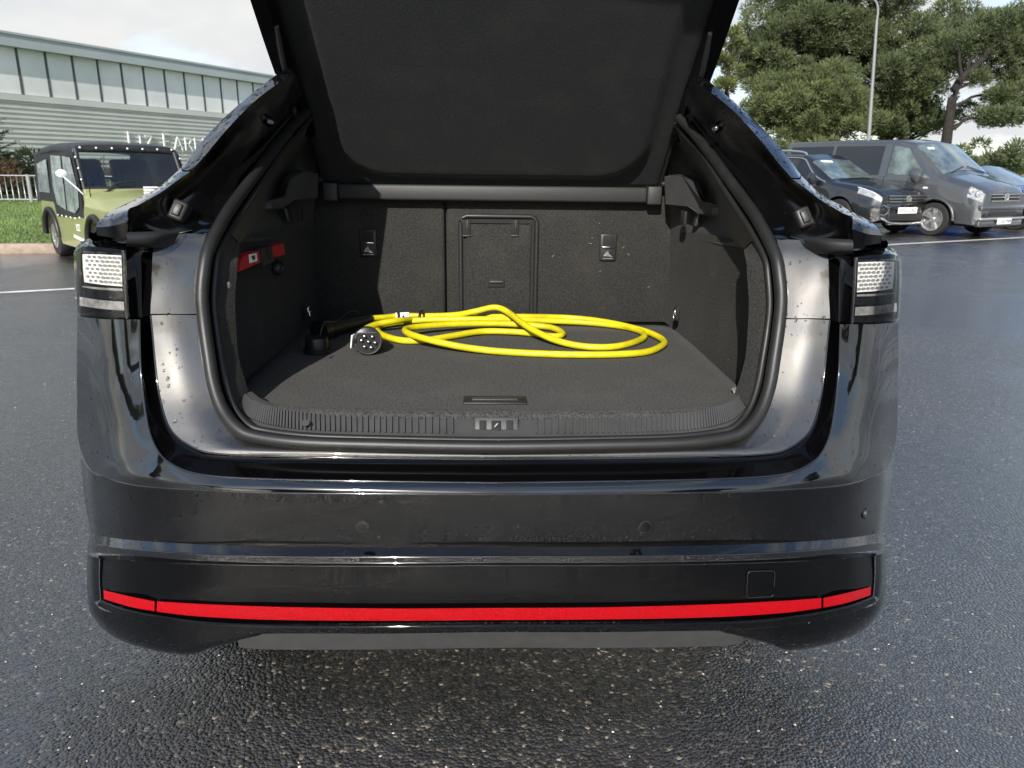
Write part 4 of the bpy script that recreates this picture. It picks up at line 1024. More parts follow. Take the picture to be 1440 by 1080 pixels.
M['sticker'] = simple('screen_card', (0.62, 0.68, 0.6), 0.6)
bay = Vector((ld.y, -ld.x, 0)).normalized()          # bays run square to the painted line
def place(px, py, lx, ly, heading):                  # ground spot under a tyre -> vehicle origin
    g = atz(px, py, 0); rt = Vector((heading.y, -heading.x, 0))
    return g - heading * lx - rt * ly

# ---- grey panel van
def van():
    hd = Matrix.Rotation(R(2.5), 3, 'Z') @ bay
    o = veh_root('panel_van', place(1312, 331, 1.57, 0.80, hd), hd, 'dark grey van with side windows parked next to a black SUV', 'van')
    P = mk_paint('grey_van_paint', (0.085, 0.088, 0.092), 0.6, 0.36, 0.04)
    H = Hull([(-2.46, [(.80,.42),(.86,.70),(.88,1.12),(.74,1.80),(.66,1.90),(0,1.93)]), (-2.40, [(.86,.30),(.93,.65),(.94,1.12),(.80,1.84),(.70,1.93),(0,1.97)]),
              (-1.0, [(.90,.28),(.95,.65),(.95,1.13),(.82,1.85),(.72,1.94),(0,1.985)]), (0.55, [(.90,.28),(.95,.65),(.95,1.13),(.81,1.83),(.71,1.92),(0,1.96)]),
              (0.85, [(.90,.28),(.95,.65),(.95,1.13),(.80,1.77),(.69,1.86),(0,1.90)]), (1.60, [(.89,.28),(.945,.65),(.93,1.10),(.84,1.20),(.74,1.26),(0,1.32)]), (1.72, [(.89,.28),(.94,.65),(.92,1.07),(.82,1.15),(.70,1.19),(0,1.24)]),
              (2.15, [(.87,.28),(.92,.62),(.89,.95),(.80,1.03),(.66,1.07),(0,1.11)]), (2.36, [(.82,.26),(.87,.58),(.83,.86),(.76,.94),(.60,.98),(0,1.01)]), (2.45, [(.74,.30),(.78,.56),(.74,.78),(.68,.85),(.55,.88),(0,.90)])])
    H.body(P, o, (1.57, -1.43), 0.395, 0.33)
    sdk = (lambda w: (0.50, 1.42 - w * 0.58))
    for s in (-1, 1):
        H.patch('front_window', 0, 0, 2.12, 2.93, M['glass_light'], o, 0.006, 10, 6, s, fx=lambda w: (0.42, 1.40 - w * 0.64))
        H.patch('side_window', -1.00, 0.22, 2.10, 2.95, M['glass'], o, 0.006, 8, 6, s)
        H.patch('side_window', -2.28, -1.08, 2.10, 2.95, M['glass'], o, 0.006, 8, 6, s)
        H.patch('window_frame', 0.22, 0.40, 2.05, 2.98, P, o, 0.012, 3, 5, s)
        H.patch('side_rub_strip', -1.05, 0.95, 0.55, 0.64, M['dark_trim'], o, 0.010, 6, 3, s)
        wa = [V(1.57 + math.cos(a) * 0.43, s * 0.945, 0.33 + math.sin(a) * 0.43) for a in [math.pi * k / 20 for k in range(21)]]
        tube('arch_lip', wa, 0.028, P, o, 8, local=True)
        mp_ = V(1.15, s * 1.06, 1.20)
        mr = lathe('door_mirror', [(0.02, -0.08), (0.10, -0.06), (0.125, 0.0), (0.11, 0.05), (0.05, 0.075)], 18, P, o, zto((1, 0, 0)) @ Matrix.Diagonal((0.9, 1.25, 1)), mp_, True)
        box('mirror_arm', V(1.15, s * 0.96, 1.13), (0.07, 0.16, 0.07), M['dark_trim'], o, None, 0.02, True)
        box('door_handle', V(0.52, s * 0.962, 1.02), (0.20, 0.03, 0.045), P, o, None, 0.012, True)
        H.patch('headlight', 2.18, 2.43, 1.55, 2.75, M['head'], o, 0.008, 8, 6, s)
        for dx in (2.245, 2.36):
            q = H.pt(dx, 2.05, 0.012); q = V(q.x, q.y if s < 0 else -q.y, q.z)
            lathe('lamp_bowl', [(0.072, 0), (0.068, 0.012), (0.045, 0.004), (0.03, 0.014)], 18, M['head'], o, zto((0.85, s * 0.5, 0.1)), q, True)
        tube('door_seam', [H.pt(0.36, v_, 0.004) if s < 0 else V(H.pt(0.36, v_, 0.004).x, -H.pt(0.36, v_, 0.004).y, H.pt(0.36, v_, 0.004).z) for v_ in [0.3 + k * 0.12 for k in range(16)]], 0.006, M['under'], o, 5, local=True)
        for wx in (1.57, -1.43): wheel('wheel', (wx, s * 0.84, 0.335), 0.335, 0.23, M['alloy'], o, (0, s, 0), 5, True, 0.70)
        b = H.patch('indicator', 1.28, 1.38, 1.62, 1.70, M['drl'], o, 0.008, 3, 3, s)
        box('fog_grille', V(2.45, s * 0.52, 0.45), (0.03, 0.36, 0.09), M['dark_trim'], o, Matrix.Rotation(R(-s * 10), 3, 'Z'), 0.01, True)
    H.wide('windscreen', 0.90, 1.60, 3.25, M['glass_light'], o, 0.008)
    box('screen_card', V(1.02, -0.40, 1.755), (0.01, 0.34, 0.07), M['sticker'], o, Matrix.Rotation(R(-50), 3, 'Y'), 0, True)
    for k, z in enumerate((0.73, 0.80, 0.86)): box('grille_bar', V(2.455 + (0.86 - z) * 0.1, 0, z), (0.03, 1.02, 0.018), M['silver_trim'] if k != 1 else M['chrome'], o, None, 0.004, True)
    box('grille', V(2.44, 0, 0.795), (0.03, 1.06, 0.17), M['dark_trim'], o, None, 0.01, True)
    box('bumper', V(2.42, 0, 0.60), (0.12, 1.66, 0.10), P, o, None, 0.03, True)
    box('lower_grille', V(2.455, 0, 0.48), (0.05, 0.95, 0.10), M['dark_trim'], o, None, 0.01, True)
    for z in (0.455, 0.49, 0.52): box('lower_slat', V(2.486, 0, z), (0.01, 0.93, 0.012), M['grey_plastic'], o, None, 0, True)
    box('bumper_blade', V(2.42, 0, 0.385), (0.16, 1.70, 0.05), M['silver_trim'], o, None, 0.018, True)
    box('bumper_skirt', V(2.40, 0, 0.29), (0.12, 1.62, 0.13), P, o, None, 0.03, True)
    badge(o, 2.472, 0, 0.795, 0.085)
    number_plate(o, 2.505, 0.02, 0.33, 'CC68 FNM')
    for s in (-1, 1):
        p0, p1 = H.pt(1.62, 4.2, 0.02), H.pt(1.52, 4.8, 0.03)
        tube('wiper', [V(p0.x, s * abs(p0.y), p0.z), V(p1.x, s * abs(p1.y) * 0.4, p1.z)], 0.010, M['dark_trim'], o, 6, local=True)
van()
# ---- black compact SUV
def suv():
    hd = Matrix.Rotation(R(-3), 3, 'Z') @ bay
    g = atz(1267, 331, 0)
    o = veh_root('compact_suv', g - hd * 2.08 * 1.07, hd, 'black compact SUV with silver roof bars and chrome grille beside the grey van', 'SUV')
    o.scale = (1.07, 1.07, 1.07)
    P = mk_paint('black_suv_paint', (0.014, 0.015, 0.019), 0.5, 0.3, 0.05)
    H = Hull([(-2.10, [(.74,.45),(.80,.70),(.78,1.0),(.60,1.30),(.50,1.38),(0,1.42)]), (-1.95, [(.84,.28),(.90,.65),(.88,1.02),(.62,1.42),(.52,1.48),(0,1.51)]),
              (-1.0, [(.86,.26),(.91,.60),(.89,1.02),(.64,1.47),(.54,1.53),(0,1.555)]), (0.0, [(.86,.26),(.91,.60),(.89,1.01),(.64,1.44),(.54,1.50),(0,1.53)]),
              (0.22, [(.86,.26),(.91,.60),(.89,1.00),(.66,1.35),(.56,1.41),(0,1.44)]), (0.95, [(.86,.26),(.91,.60),(.87,.96),(.80,1.01),(.70,1.03),(0,1.06)]), (1.05, [(.86,.26),(.91,.60),(.86,.94),(.79,.98),(.70,1.00),(0,1.03)]),
              (1.70, [(.85,.25),(.90,.56),(.82,.86),(.75,.91),(.62,.93),(0,.95)]), (1.98, [(.80,.24),(.85,.52),(.78,.78),(.70,.83),(.58,.85),(0,.87)]), (2.10, [(.68,.30),(.72,.50),(.68,.68),(.62,.74),(.50,.76),(0,.78)])])
    H.body(P, o, (1.28, -1.31), 0.385, 0.33)
    for s in (-1, 1):
        H.patch('side_window', 0, 0, 2.12, 2.90, M['glass'], o, 0.006, 10, 6, s, fx=lambda w: (-0.20, 0.80 - w * 0.66))
        H.patch('side_window', -1.25, -0.28, 2.12, 2.90, M['glass'], o, 0.006, 8, 6, s)
        H.patch('side_window', -1.75, -1.32, 2.2, 2.85, M['glass'], o, 0.006, 6, 5, s)
        wl_ = [H.pt(0.86 - 0.78 * k / 12, 2.05 + 0.93 * k / 12, 0.012) for k in range(13)] + [H.pt(0.08 - 1.85 * k / 14, 2.98, 0.012) for k in range(1, 15)]
        tube('window_trim', [V(p.x, p.y if s < 0 else -p.y, p.z) for p in wl_], 0.013, M['silver_trim'], o, 6, local=True)
        rb = [V(0.05, s * .60, 1.50), V(-0.1, s * .60, 1.565), V(-0.8, s * .60, 1.60), V(-1.5, s * .585, 1.56), V(-1.65, s * .58, 1.50)]
        tube('roof_bar', cr(rb, 20), 0.020, M['silver_trim'], o, 8, local=True)
        mr = lathe('door_mirror', [(0.02, -0.07), (0.085, -0.05), (0.10, 0.0), (0.085, 0.05), (0.03, 0.075)], 16, P, o, zto((1, 0, 0)) @ Matrix.Diagonal((0.8, 1.25, 1)), V(0.62, s * 1.0, 1.03), True)
        H.patch('headlight', 1.66, 2.09, 1.68, 2.12, M['head'], o, 0.008, 8, 5, s)
        H.patch('daytime_lamp', 1.62, 2.08, 2.10, 2.22, M['drl'], o, 0.014, 8, 3, s)
        fq = [V(2.13, s * (.50 + a), .47 + b) for a, b in ((0, .06), (.14, .10), (.24, .07), (.22, -.05), (.10, -.08), (0.02, -.03))]
        tube('fog_surround', [p - V(max(0, abs(p.y) - .55) * .35, 0, 0) for p in fq], 0.020, M['chrome'], o, 6, closed=True, local=True)
        lathe('fog_lamp', [(0.05, 0), (0.05, 0.02), (0.02, 0.03)], 14, M['dark_trim'], o, zto((1, s * .3, 0)), (2.10, s * .62, .48), True)
        for wx in (1.28, -1.31): wheel('wheel', (wx, s * 0.80, 0.33), 0.33, 0.22, M['alloy'], o, (0, s, 0), 5, True, 0.72)
        tube('lower_trim', cr([V(2.02, s * .74, .36), V(2.10, s * .62, .33), V(2.13, s * .45, .25), V(2.14, s * .2, .235)], 10), 0.020, M['silver_trim'], o, 6, local=True)
    H.wide('windscreen', 0.26, 0.95, 3.2, M['glass_light'], o, 0.008)
    box('screen_card', V(0.36, -0.36, 1.375), (0.01, 0.32, 0.06), M['sticker'], o, Matrix.Rotation(R(-58), 3, 'Y'), 0, True)
    box('grille', V(2.10, 0, 0.69), (0.03, 1.05, 0.14), M['dark_trim'], o, None, 0.01, True)
    for z in (0.635, 0.69, 0.745): box('grille_bar', V(2.118, 0, z), (0.025, 1.04, 0.014), M['chrome'], o, None, 0.004, True)
    box('bumper', V(2.09, 0, 0.55), (0.08, 1.10, 0.13), P, o, None, 0.03, True)
    box('lower_grille', V(2.09, 0, 0.35), (0.06, 0.95, 0.16), M['dark_trim'], o, None, 0.02, True)
    for z in (0.31, 0.35, 0.39): box('lower_slat', V(2.124, 0, z), (0.01, 0.92, 0.010), M['grey_plastic'], o, None, 0, True)
    box('skid_plate', V(2.09, 0, 0.225), (0.08, 0.9, 0.035), M['silver_trim'], o, None, 0.01, True)
    badge(o, 2.125, 0, 0.69, 0.068)
    number_plate(o, 2.14, 0.0, 0.475, 'HW22 LKC')
suv()
# ---- blue car and a dark estate at the end of the row
def hatch(name, loc, hd, label, P, rim, cat='car', h=1.0, roof=None):
    o = veh_root(name, loc, hd, label, cat)
    z = lambda a: a * h
    H = Hull([(-2.10, [(.74,.40),(.80,.66),(.78,.95),(.58,1.18),(.48,1.24),(0,1.28)]), (-1.85, [(.84,.24),(.89,.60),(.86,.97),(.60,1.30),(.50,1.36),(0,1.39)]),
              (-0.8, [(.86,.22),(.90,.55),(.88,.97),(.61,1.40),(.51,1.45),(0,1.475)]), (0.05, [(.86,.22),(.90,.55),(.88,.95),(.61,1.37),(.51,1.42),(0,1.45)]),
              (1.0, [(.86,.22),(.90,.55),(.86,.90),(.78,.95),(.68,.97),(0,1.0)]), (1.12, [(.86,.22),(.90,.55),(.85,.88),(.77,.92),(.66,.94),(0,.97)]),
              (1.75, [(.84,.22),(.89,.52),(.80,.78),(.73,.83),(.60,.85),(0,.88)]), (2.02, [(.78,.20),(.83,.46),(.76,.68),(.68,.72),(.56,.74),(0,.77)]), (2.12, [(.68,.26),(.72,.44),(.68,.58),(.60,.62),(.5,.64),(0,.66)])])
    H.body(P, o, (1.30, -1.31), 0.37, 0.32)
    for s in (-1, 1):
        H.patch('side_window', 0, 0, 2.12, 2.92, M['glass'], o, 0.006, 10, 6, s, fx=lambda w: (-0.22, 0.86 - w * 0.72))
        H.patch('side_window', -1.25, -0.3, 2.12, 2.92, M['glass'], o, 0.006, 8, 6, s)
        lathe('door_mirror', [(0.02, -0.07), (0.08, -0.05), (0.095, 0.0), (0.08, 0.05), (0.03, 0.075)], 16, P, o, zto((1, 0, 0)) @ Matrix.Diagonal((0.8, 1.25, 1)), V(0.66, s * .99, .98), True)
        H.patch('headlight', 1.76, 2.10, 1.5, 2.35, M['head'], o, 0.008, 8, 5, s)
        for wx in (1.30, -1.31): wheel('wheel', (wx, s * 0.80, 0.325), 0.325, 0.22, rim, o, (0, s, 0), 9, True, 0.78)
    H.wide('windscreen', 0.10, 1.0, 3.2, M['glass_light'], o, 0.008)
    if roof: H.wide('roof_panel', -1.8, 0.04, 3.3, roof, o, 0.006)
    box('lower_grille', V(2.11, 0, 0.33), (0.04, 1.0, 0.14), M['dark_trim'], o, None, 0.02, True)
    return o
hdb = Matrix.Rotation(R(2), 3, 'Z') @ bay
hatch('blue_car', place(1427, 323, 1.30, 0.80, hdb), hdb, 'bright blue car with black roof and dark alloy wheels beside the grey van', mk_paint('blue_car_paint', (0.012, 0.055, 0.28), 0.3, 0.3, 0.03), simple('dark_alloy', (0.05, 0.05, 0.05), 0.3, metal=0.8), roof=M['gloss'])
hatch('dark_estate_car', place(1427, 323, 1.30, 0.80, hdb) + ld * 2.7 - bay * 1.6, bay, 'dark grey car parked beyond the bright blue car', mk_paint('dark_car_paint', (0.02, 0.025, 0.035), 0.6, 0.3, 0.03), M['alloy'])

# ---- olive green soft-top utility car
def moke():
    hd = Vector((math.sin(R(42)), -math.cos(R(42)), 0))
    o = veh_root('soft_top_utility_car', place(91, 359, -1.0, 0.56, hd), hd, 'olive green open utility car with black soft top in front of the warehouse', 'utility car')
    P = simple('olive_green_paint', (0.22, 0.235, 0.105), 0.35, coat=0.7, noise=0.03, nscale=4)
    C = simple('black_vinyl_hood', (0.016, 0.017, 0.02), 0.5, noise=0.25, nscale=6, bump=0.4, bscale=14)
    A = simple('clear_side_curtain', (0.20, 0.235, 0.24), 0.12, coat=0.6, noise=0.55, nscale=5, bump=0.9, bscale=9)
    Wd, L = 0.65, 1.5
    # tub: floor, boxed sills, scuttle, bonnet, front
    def side(s):
        sill = [(1.30, .30), (1.30, .62), (0.70, .62), (0.62, .56), (-0.65, .56), (-0.75, .66), (-1.45, .66), (-1.45, .30), (-1.36, .30)] 
        arcs = [V(-1.0 + .34 * math.cos(a), 0, .28 + .34 * math.sin(a)) for a in [math.pi - k * math.pi / 10 for k in range(11)]]
        arcf = [V(1.02 + .34 * math.cos(a), 0, .28 + .34 * math.sin(a)) for a in [math.pi - k * math.pi / 10 for k in range(11)]]
        low = [V(-1.45, 0, .30)] + arcs + [V(-0.60, 0, .20), V(0.62, 0, .20)] + arcf + [V(1.45, 0, .30)]
        up = [V(1.45, 0, .70), V(0.66, 0, .74), V(0.56, 0, .60), V(-0.62, 0, .60), V(-0.72, 0, .74), V(-1.45, 0, .74)]
        poly = [V(p.x, s * Wd, p.z) for p in low + up]
        prism('body_side', poly if s < 0 else poly[::-1], V(0, -s * 0.18, 0), P, o, True)
    for s in (-1, 1): side(s)
    box('floor_pan', V(-0.1, 0, .26), (2.7, 1.1, .06), P, o, None, 0, True)
    v = []
    secs = [[V(0.66, y, z) for y, z in ((-.65,.74),(-.60,.90),(0,.93),(.60,.90),(.65,.74))], [V(0.90, y, z) for y, z in ((-.62,.72),(-.54,.86),(0,.90),(.54,.86),(.62,.72))],
            [V(1.38, y, z) for y, z in ((-.60,.68),(-.50,.76),(0,.79),(.50,.76),(.60,.68))], [V(1.47, y, z) for y, z in ((-.60,.66),(-.50,.70),(0,.72),(.50,.70),(.60,.66))], [V(1.50, y, .34) for y in (-.60,-.50,0,.50,.60)]]
    vv = [p for s_ in secs for p in s_]; mesh('bonnet', vv, grid_faces(5, 5), P, o, True, True)
    box('scuttle', V(0.62, 0, .83), (0.10, 1.26, .22), P, o, None, 0.02, True)
    box('front_bumper', V(1.56, 0, .36), (0.06, 1.2, .10), M['dark_trim'], o, None, 0.02, True)
    gr = box('grille', V(1.505, 0, .56), (0.03, 0.55, .16), M['dark_trim'], o, None, 0.01, True)
    for s in (-1, 1):
        lathe('headlight', [(0.095, -0.03), (0.095, 0.02), (0.088, 0.03), (0.05, 0.045)], 22, M['drl'], o, zto((1, 0, .1)), V(1.46, s * .43, .69), True)
        lathe('front_indicator', [(0.035, 0), (0.035, 0.03), (0.02, 0.04)], 14, simple('amber_lens', (0.75, 0.24, 0.01), 0.2, coat=1), o, zto((1, 0, 0)), V(1.49, s * .54, .50), True)
        for wx in (1.02, -1.0): wheel('wheel', (wx, s * 0.55, 0.275), 0.275, 0.17, M['alloy'], o, (0, s, 0), 8, True, 0.6)
        # flared black arch edges
        for wx in (1.02, -1.0):
            tube('arch_trim', [V(wx + .355 * math.cos(a), s * .665, .28 + .355 * math.sin(a)) for a in [math.pi * k / 14 for k in range(15)]], 0.035, M['dark_trim'], o, 8, local=True)
    # windscreen frame and pane
    zb, zt, xb, xt = .95, 1.40, .60, .36
    for s in (-1, 1): tube('screen_pillar', [V(xb, s * .60, zb - .05), V(xt, s * .58, zt)], 0.028, C, o, 8, local=True)
    tube('screen_rail', [V(xt, -.58, zt), V(xt, .58, zt)], 0.026, C, o, 8, local=True)
    tube('screen_rail', [V(xb, -.60, zb), V(xb, .60, zb)], 0.018, C, o, 8, local=True)
    G = simple('flat_clear_screen', (0.9, 0.95, 0.95), 0.02, trans=0.0); 
    gm, gn, gl, gp = mat_new('clear_screen')
    tr = gn.new('ShaderNodeBsdfTransparent'); tr.inputs['Color'].default_value = (0.92, 0.95, 0.95, 1); gg = gn.new('ShaderNodeBsdfGlossy'); gg.inputs['Roughness'].default_value = 0.02
    mxs = gn.new('ShaderNodeMixShader'); fre = gn.new('ShaderNodeFresnel'); fre.inputs['IOR'].default_value = 1.5
    gl.new(fre.outputs[0], mxs.inputs[0]); gl.new(tr.outputs[0], mxs.inputs[1]); gl.new(gg.outputs[0], mxs.inputs[2]); gl.new(mxs.outputs[0], gn['Material Output'].inputs['Surface'])
    prism('windscreen', [V(xb + .005, -.58, zb), V(xb + .005, .58, zb), V(xt + .005, .56, zt), V(xt + .005, -.56, zt)], V(-0.006, 0, 0), gm, o, True)
    for s in (-.30, .20):
        tube('wiper', [V(xb + .09, s - .10, zb - .06), V(xb + .06, s + .04, zb + .06), V(xb + .05, s + .30, zb + .085)], 0.014, M['dark_trim'], o, 6, local=True)
    # soft top
    ts = []
    for x, z, w in ((xt + .03, zt - .02, .60), (xt, zt + .055, .60), (0.1, zt + .085, .60), (-.5, zt + .09, .61), (-1.1, zt + .06, .61), (-1.38, zt - .02, .61)):
        e = 0.07 if z > zt - .1 else 0.03
        ts.append([V(x, -w - .03, z - e - .05), V(x, -w, z - e * .5), V(x, -w * .75, z), V(x, 0, z + .012), V(x, w * .75, z), V(x, w, z - e * .5), V(x, w + .03, z - e - .05)])
    vv = [p for s_ in [cr(q, 18) for q in ts] for p in s_]
    tp = mesh('soft_top', vv, grid_faces(len(ts), 18), C, o, True, True, sharp=R(50)); tp.modifiers.new('s', 'SOLIDIFY').thickness = 0.012
    for k in range(7): lathe('press_stud', [(0.012, 0), (0.011, 0.008), (0.005, 0.011)], 10, M['white'], o, zto((1, 0, 0)), V(xt + .045, -.54 + k * .18, zt + .02), True)
    for s in (-1, 1):
        # side curtain: black vinyl with two clear panes
        cur = [V(0.60, s * .655, .60), V(0.60, s * .655, .95), V(0.38, s * .63, 1.37), V(-.55, s * .63, 1.40), V(-1.40, s * .65, 1.30), V(-1.46, s * .66, .74), V(-.70, s * .66, .74), V(-.62, s * .66, .56)]
        cu = prism('side_curtain', cur if s < 0 else cur[::-1], V(0, -s * .012, 0), C, o, True)
        for pts in (((0.50, .72), (0.53, .92), (0.36, 1.30), (0.02, 1.32), (-.02, .66), (0.30, .64)), ((-.10, .66), (-.06, 1.32), (-.52, 1.33), (-.60, .95), (-.50, .72)), ((-.80, .85), (-.78, 1.28), (-1.30, 1.22), (-1.36, .85))):
            pp = [V(x, s * (.672 - .02 * (z - .6)), z) for x, z in pts]
            prism('clear_pane', pp if s < 0 else pp[::-1], V(0, -s * .004, 0), A, cu, True)
        for k in range(6): lathe('press_stud', [(0.011, 0), (0.010, 0.008), (0.005, 0.011)], 8, M['white'], o, zto((0, s, 0)), V(0.50 - k * .20, s * .675, .60 - (0.02 if k else 0)), True)
        for k in range(4): lathe('press_stud', [(0.011, 0), (0.010, 0.008), (0.005, 0.011)], 8, M['white'], o, zto((1, s * .4, 0)), V(0.63 - k * .06, s * .615, .92 + k * .13), True)
        mrr = lathe('door_mirror', [(0.015, -0.02), (0.042, -0.015), (0.046, 0.005), (0.02, 0.02)], 16, M['white'], o, zto((1, 0, 0)) @ Matrix.Diagonal((1.3, 1, 1)), V(0.66, s * .84, 1.12), True)
        tube('mirror_arm', [V(0.66, s * .82, 1.08), V(0.68, s * .70, .95), V(0.66, s * .64, .88)], 0.009, M['white'], o, 6, local=True)
        st = [V(0.02, s * .30, .40), V(0.06, s * .30, .62), V(-.32, s * .30, .60), V(-.45, s * .30, 1.12), V(-.58, s * .30, 1.30), V(-.66, s * .30, 1.28), V(-.52, s * .30, .62), V(-.46, s * .30, .40)]
        sv = [q + V(0, -.24, 0) for q in st]
        so_ = prism('seat', sv, V(0, .48, 0), simple('seat_vinyl', (0.06, 0.068, 0.085), 0.5), o, True)
        b_ = so_.modifiers.new('b', 'BEVEL'); b_.width = .07; b_.segments = 3
        for k in range(5):
            tube('seat_pleat', [V(-.33, s * .30 - .16 + k * .08, .66), V(-.455, s * .30 - .16 + k * .08, 1.12)], 0.012, M['dark_trim'], so_, 5, local=True)
    for s in (-1, 1): tube('rear_frame', [V(-1.36, s * .62, zt - .05), V(-1.46, s * .64, .72)], 0.05, C, o, 6, local=True)
    tube('rear_frame', [V(-1.46, -.64, .80), V(-1.46, .64, .80)], 0.07, C, o, 6, local=True)
    prism('rear_pane', [V(-1.46, -.6, .85), V(-1.46, .6, .85), V(-1.38, .58, zt - .08), V(-1.38, -.58, zt - .08)], V(-0.005, 0, 0), gm, o, True)
    sw = [V(0.32 + .05 * math.sin(a) , -.30 + .17 * math.cos(a), .92 + .15 * math.sin(a)) for a in [2 * math.pi * k / 24 for k in range(24)]]
    tube('steering_wheel', sw, 0.014, M['dark_trim'], o, 6, closed=True, local=True)
    for k, z in enumerate((1.0, .965, .93)): box('bonnet_stack', V(.93, 0.05, .95 + k * .03 - .05), (.06, .16, .02), M['white'], o, None, .005, True)
    # door lettering on the sill
    mtx = Matrix.Translation((0.28, -.656, .46)) @ Matrix.Rotation(R(90), 4, 'X')
    text_obj('side_lettering', 'LIZ', 0.12, M['white'], o, mtx, extrude=0.001)
    box('lettering_line', V(0.25, -.654, .33), (0.44, .004, .035), M['white'], o, Matrix.Rotation(R(4), 3, 'Y'), 0, True)
    tube('aerial', [V(.72, -.58, .74), V(.80, -.60, 1.06)], 0.006, M['dark_trim'], o, 5, local=True)
moke()
# ================================================================== warehouse
A0, A1 = at(0, 48, 36.5), at(365, 106, 51.0)
EV = (A0.z + A1.z) / 2
wd = V(A1.x - A0.x, A1.y - A0.y, 0).normalized(); wn_ = V(wd.y, -wd.x, 0)
if wn_.dot(CAM_LOC - A0) < 0: wn_ = -wn_
org = V(A0.x, A0.y, 0)
wh = empty('warehouse', org, 0, 'long grey green clad warehouse with a row of high window panels and lettering', 'building')
M['clad'] = simple('grey_green_cladding', (0.56, 0.568, 0.525), 0.4, noise=0.08, nscale=0.6)
M['fascia'] = simple('grey_green_fascia', (0.38, 0.425, 0.42), 0.4, noise=0.06, nscale=1.0)
M['pane'] = simple('translucent_panel', (0.72, 0.73, 0.70), 0.12, coat=0.5, noise=0.12, nscale=0.4)
M['mullion'] = simple('dark_mullion', (0.09, 0.095, 0.095), 0.5)
def wp(s, n, z): return org + wd * s + wn_ * n + V(0, 0, z)
S0, S1 = -26.0, 34.0
zs = lambda py0: None
zf0 = at(0, 65, 36.5).z; zw0 = at(0, 132, 36.5).z
ZF, ZW = EV - (A0.z - zf0), EV - (A0.z - zw0)
def slab(name, s0, s1, n0, n1, z0, z1, mat, par):
    vs = [wp(s, n, z) for s in (s0, s1) for n in (n0, n1) for z in (z0, z1)]
    return mesh(name, vs, [(0, 1, 3, 2), (4, 6, 7, 5), (0, 4, 5, 1), (2, 3, 7, 6), (0, 2, 6, 4), (1, 5, 7, 3)], mat, par)
slab('wall', S0, S1, -24, -0.12, 0, EV - 0.1, M['clad'], wh)
slab('fascia', S0, S1 + .4, -0.1, 0.4, ZF, EV, M['fascia'], wh)
slab('roof', S0, S1 + .4, -24.5, 0.45, EV, EV + 0.10, M['fascia'], wh)
slab('window_sill', S0, S1, -0.05, 0.12, ZW - 0.28, ZW, M['clad'], wh)
# corrugated cladding: one profiled sheet
prof = []
z = 0.9; pitch = 0.215
while z < ZW - 0.42:
    prof += [(0.0, z), (0.0, z + pitch * .38), (0.07, z + pitch * .5), (0.07, z + pitch * .9)]; z += pitch
verts = [wp(s, n, zz) for s in (S0, S1) for n, zz in prof]; k = len(prof)
mesh('cladding', verts, [(i, i + 1, k + i + 1, k + i) for i in range(k - 1)], M['clad'], wh)
slab('plinth', S0, S1, -0.1, 0.03, 0, 0.9, M['mullion'], wh)
# window panels: the pixel rhythm fixes the spacing
xs_ = [30, 66, 97, 130, 160, 192, 221, 250, 278, 306, 333]
def s_of(px):
    d = ray(px, 120); m = (V(d.x, d.y, 0));
    # intersect with the facade line in plan
    ox, oy = CAM_LOC.x, CAM_LOC.y
    det = wd.x * (-m.y) - (-m.x) * wd.y
    bx, by = ox - org.x, oy - org.y
    return (bx * (-m.y) - (-m.x) * by) / det
ss = [s_of(p) for p in xs_]
stp = (ss[-1] - ss[0]) / 10
k0 = ss[0] - 8 * stp
for i in range(26):
    a = k0 + i * stp
    if a + stp > S1: break
    slab('window_panel', a + 0.07, a + stp - 0.07, -0.03, 0.02, ZW + 0.02, ZF + 0.02, M['pane'], wh)
    slab('mullion', a - 0.045, a + 0.045, -0.05, 0.035, ZW, ZF + 0.02, M['mullion'], wh)
# lettering, drawn in strokes with a thick and a thin
def letter(ch, s, z0, h, w):
    t = h * 0.085; bars = []
    def st(a, b, th=None):
        a = Vector((a[0] * w, a[1] * h)); b = Vector((b[0] * w, b[1] * h)); d = (b - a).normalized(); nn = Vector((-d.y, d.x)) * (th or t) / 2
        bars.append([a - nn, b - nn, b + nn, a + nn])
    if ch in 'LE': st((.08, 0), (.08, 1)); st((.0, .04), (.95, .04), t * .95)
    if ch == 'E': st((0, .96), (.9, .96), t * .95); st((.08, .52), (.75, .52), t * .95)
    if ch == 'I': st((.5, 0), (.5, 1)); st((.1, .02), (.9, .02), t * .4); st((.1, .98), (.9, .98), t * .4)
    if ch == 'Z': st((.05, .96), (.95, .96), t * .95); st((.92, .96), (.06, .04)); st((.05, .04), (.95, .04), t * .95)
    if ch == 'A': st((.02, 0), (.5, 1), t * .85); st((.5, 1), (.98, 0)); st((.22, .36), (.78, .36), t * .85)
    if ch == 'R': st((.08, 0), (.08, 1)); st((.08, .96), (.6, .94), t * .95); st((.6, .96), (.85, .76)); st((.85, .78), (.6, .52)); st((.08, .52), (.65, .52), t * .95); st((.45, .52), (.98, 0))
    V_, F_ = [], []
    for b in bars:
        n0 = len(V_)
        V_ += [wp(s + q.x, 0.10, z0 + q.y) for q in b] + [wp(s + q.x, 0.16, z0 + q.y) for q in b]
        F_ += [(n0, n0 + 3, n0 + 2, n0 + 1), (n0 + 4, n0 + 5, n0 + 6, n0 + 7)] + [(n0 + i, n0 + (i + 1) % 4, n0 + 4 + (i + 1) % 4, n0 + 4 + i) for i in range(4)]
    mesh('sign_letter', V_, F_, M['white_sign'], wh)
M['white_sign'] = simple('white_sign_letters', (0.8, 0.8, 0.78), 0.4)
sa = s_of(168)
hz_ = lambda px, py: at(px, py, org.y + wd.y * s_of(px)).z
zt_ = hz_(175, 185); zbm = hz_(255, 212)
big = 0.86
